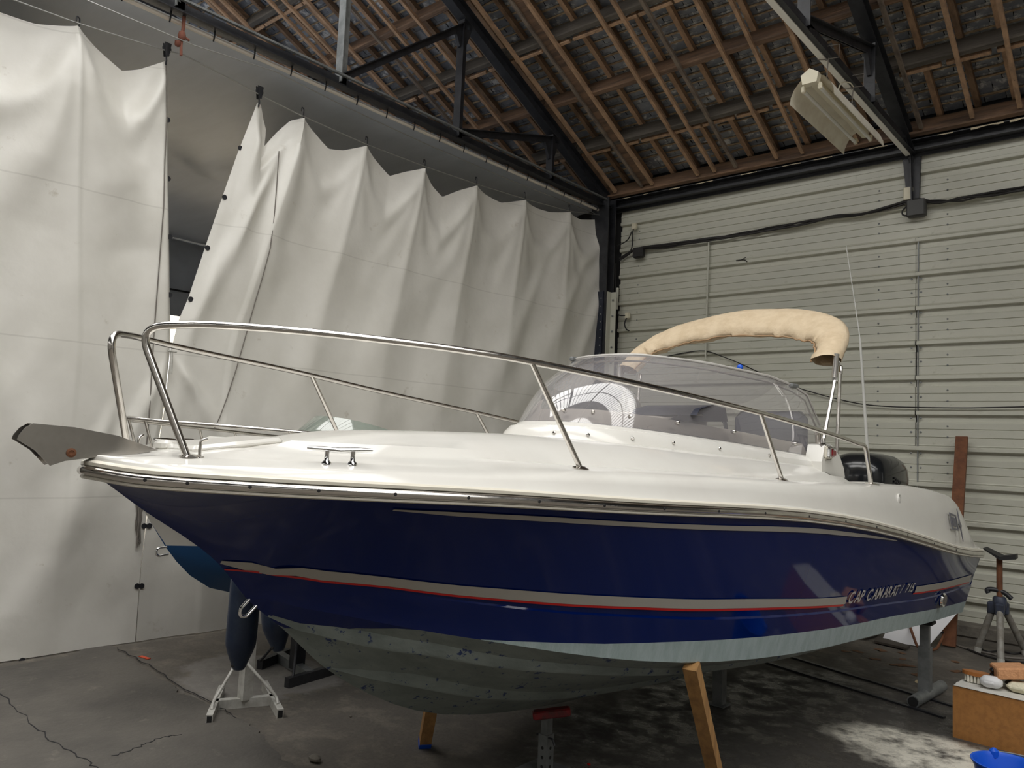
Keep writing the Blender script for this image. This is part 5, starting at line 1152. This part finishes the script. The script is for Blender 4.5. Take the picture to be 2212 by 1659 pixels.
b = MB(); b.rbox(R_ @ Vector((0, 0, .112)), (.19, .17, .072), .008, rot=R_ @ Matrix.Rotation(.5, 3, 'Z') @ Matrix.Rotation(-.12, 3, 'Y')); b.build('sponge_block', M['sponge'], o, smooth=30)
o = empty('sponge', on_box(.39, .17), 0, 'rounded cream sponge lying under the salmon block', 'sponge')
b = MB(); b.rbox((0, 0, .03), (.22, .13, .06), .025, rot=R_); b.build('sponge_body', M['cream_sponge'], o, smooth=40)
o = empty('cloth', on_box(.30, .28), 0, 'dark rag under the salmon sponge block', 'cloth')
b = MB(); b.rbox((0, 0, .02), (.12, .08, .04), .018, rot=R_); b.build('cloth_fold', M['plank'], o, smooth=50)
# bucket
bc = fl(2176, 1650, .27); bk = empty('bucket', Vector((bc.x, bc.y, 0)), 0, 'blue plastic bucket at the lower right corner', 'bucket')
b = MB(); b.lathe([(.118, .0), (.150, .235), (.162, .262), (.168, .268), (.168, .274), (.158, .274), (.147, .255), (.114, .008), (.001, .008)], (0, 0, 0), None, 36, cap=False); b.lathe([(.118, 0), (.001, 0)], (0, 0, 0), None, 36, cap=False); b.build('bucket_body', M['blue_pl'], bk, smooth=50)
dirb = Vector((-.5, .86, 0)).normalized()
for s in (1, -1):
    e_ = dirb*.165*s; b = MB(); b.rbox(e_+Vector((0, 0, .262)), (.045, .045, .06), .014); b.build('handle_lug', M['blue_pl'], bk, smooth=40)
e1, e2 = dirb*.172+Vector((0, 0, .27)), -dirb*.172+Vector((0, 0, .27)); sdv = Vector((dirb.y, -dirb.x, 0))
b = MB(); b.tube([e1+(e2-e1)*(.5-.5*math.cos(PI*k/16))+sdv*(.178*math.sin(PI*k/16))+Vector((0, 0, .012*math.sin(PI*k/16))) for k in range(17)], .005, 6); b.build('bail_handle', M['grey_steel'], bk, smooth=60)
# ================================================================== SMALL DEBRIS
def pebble(px, py, s, label, mt='stone', nm='stone', cat='stone'):
    c_ = fl(px, py); rows = []
    for i in range(6):
        ph = PI*i/5; rows.append([(s*math.sin(ph)*math.cos(a)*(1+.3*noise.noise(Vector((i, a, px)))), s*.7*math.sin(ph)*math.sin(a)*(1+.3*noise.noise(Vector((i, a, py)))), s*.5*(1-math.cos(ph))*.9) for a in rangef(0, 2*PI, 8)])
    b = MB(); b.grid(rows); tag(b.build(nm, M[mt], smooth=30, loc=c_), label, cat)
pebble(680, 1646, .045, 'pale broken stone on the floor at the bottom edge')
pebble(757, 1549, .012, 'tiny pebble on the floor right of the white stand')
pebble(275, 1524, .010, 'tiny pebble on the dark floor at the far left')
pebble(1272, 1653, .012, 'tiny red chip near the bottom edge', 'red', 'paint_chip', 'chip')
b = MB(); p, q = fl(303, 1418, .001), fl(322, 1424, .001); b.bar(p+Vector((0, 0, .003)), q+Vector((0, 0, .003)), .03, .005); tag(b.build('tape_strip', M['orange_tape']), 'short strip of orange tape on the floor at left', 'tape')
def scrap(px, py, s, label, mt, nm, cat):
    c_ = fl(px, py); g_ = [[(s*(i-2)/2*(1-.15*abs(j-1)), s*.6*(j-1), .002+.25*s*abs(noise.noise(Vector((i*.8+px, j*.9, 1))))) for j in range(3)] for i in range(5)]
    b = MB(); b.grid(g_); o = b.build(nm, M[mt], smooth=40, loc=c_); o.rotation_euler = (0, 0, px*.7); tag(o, label, cat)
scrap(1903, 1391, .05, 'torn yellowish paper scrap in front of the grey board', 'paper', 'paper_scrap', 'paper')
for i, (px, py) in enumerate([(1828, 1408), (1853, 1408), (1902, 1405), (1947, 1411), (1890, 1424), (1945, 1437), (1950, 1424), (1935, 1437), (1962, 1439), (2063, 1430), (2066, 1451), (1985, 1458)]):
    scrap(px, py, .045+.01*(i % 3), ['curled brown leaf nearest the keel of the stern', 'second curled leaf beside the stern bottom', 'dark leaf below the paper scrap', 'thin leaf left of the stern post', 'small leaf among the floor lines', 'leaf close to the stern post foot', 'leaf midway down the stern floor', 'narrow leaf in the middle of the stern floor', 'leaf just left of the stern post', 'reddish leaf right of the stern post', 'dark leaf above the orange box', 'leaf at the foot of the stern post'][i], 'leaf', 'leaf', 'leaf')
scrap(1986, 1474, .05, 'pale wood chip beside the stern post foot', 'paper', 'wood_chip', 'chip')
# outdoors beyond the far end
yw = empty('house', (-22.5, 8, 0), 0, 'yellow house front glimpsed through the gap between the sheets', 'building')
b = MB(); b.box((0, 0, 3.2), (.4, 18, 6.4)); b.build('house_wall', M['yellow_wall'], yw)
for k in range(5):
    b = MB(); b.box((.22, -6+3*k, 3.6), (.1, 1.0, 1.5)); fw = b.build('window_frame', M['board_white'], yw); b = MB(); b.box((.28, -6+3*k, 3.6), (.03, .8, 1.3)); b.build('pane', M['black_gloss'], fw)
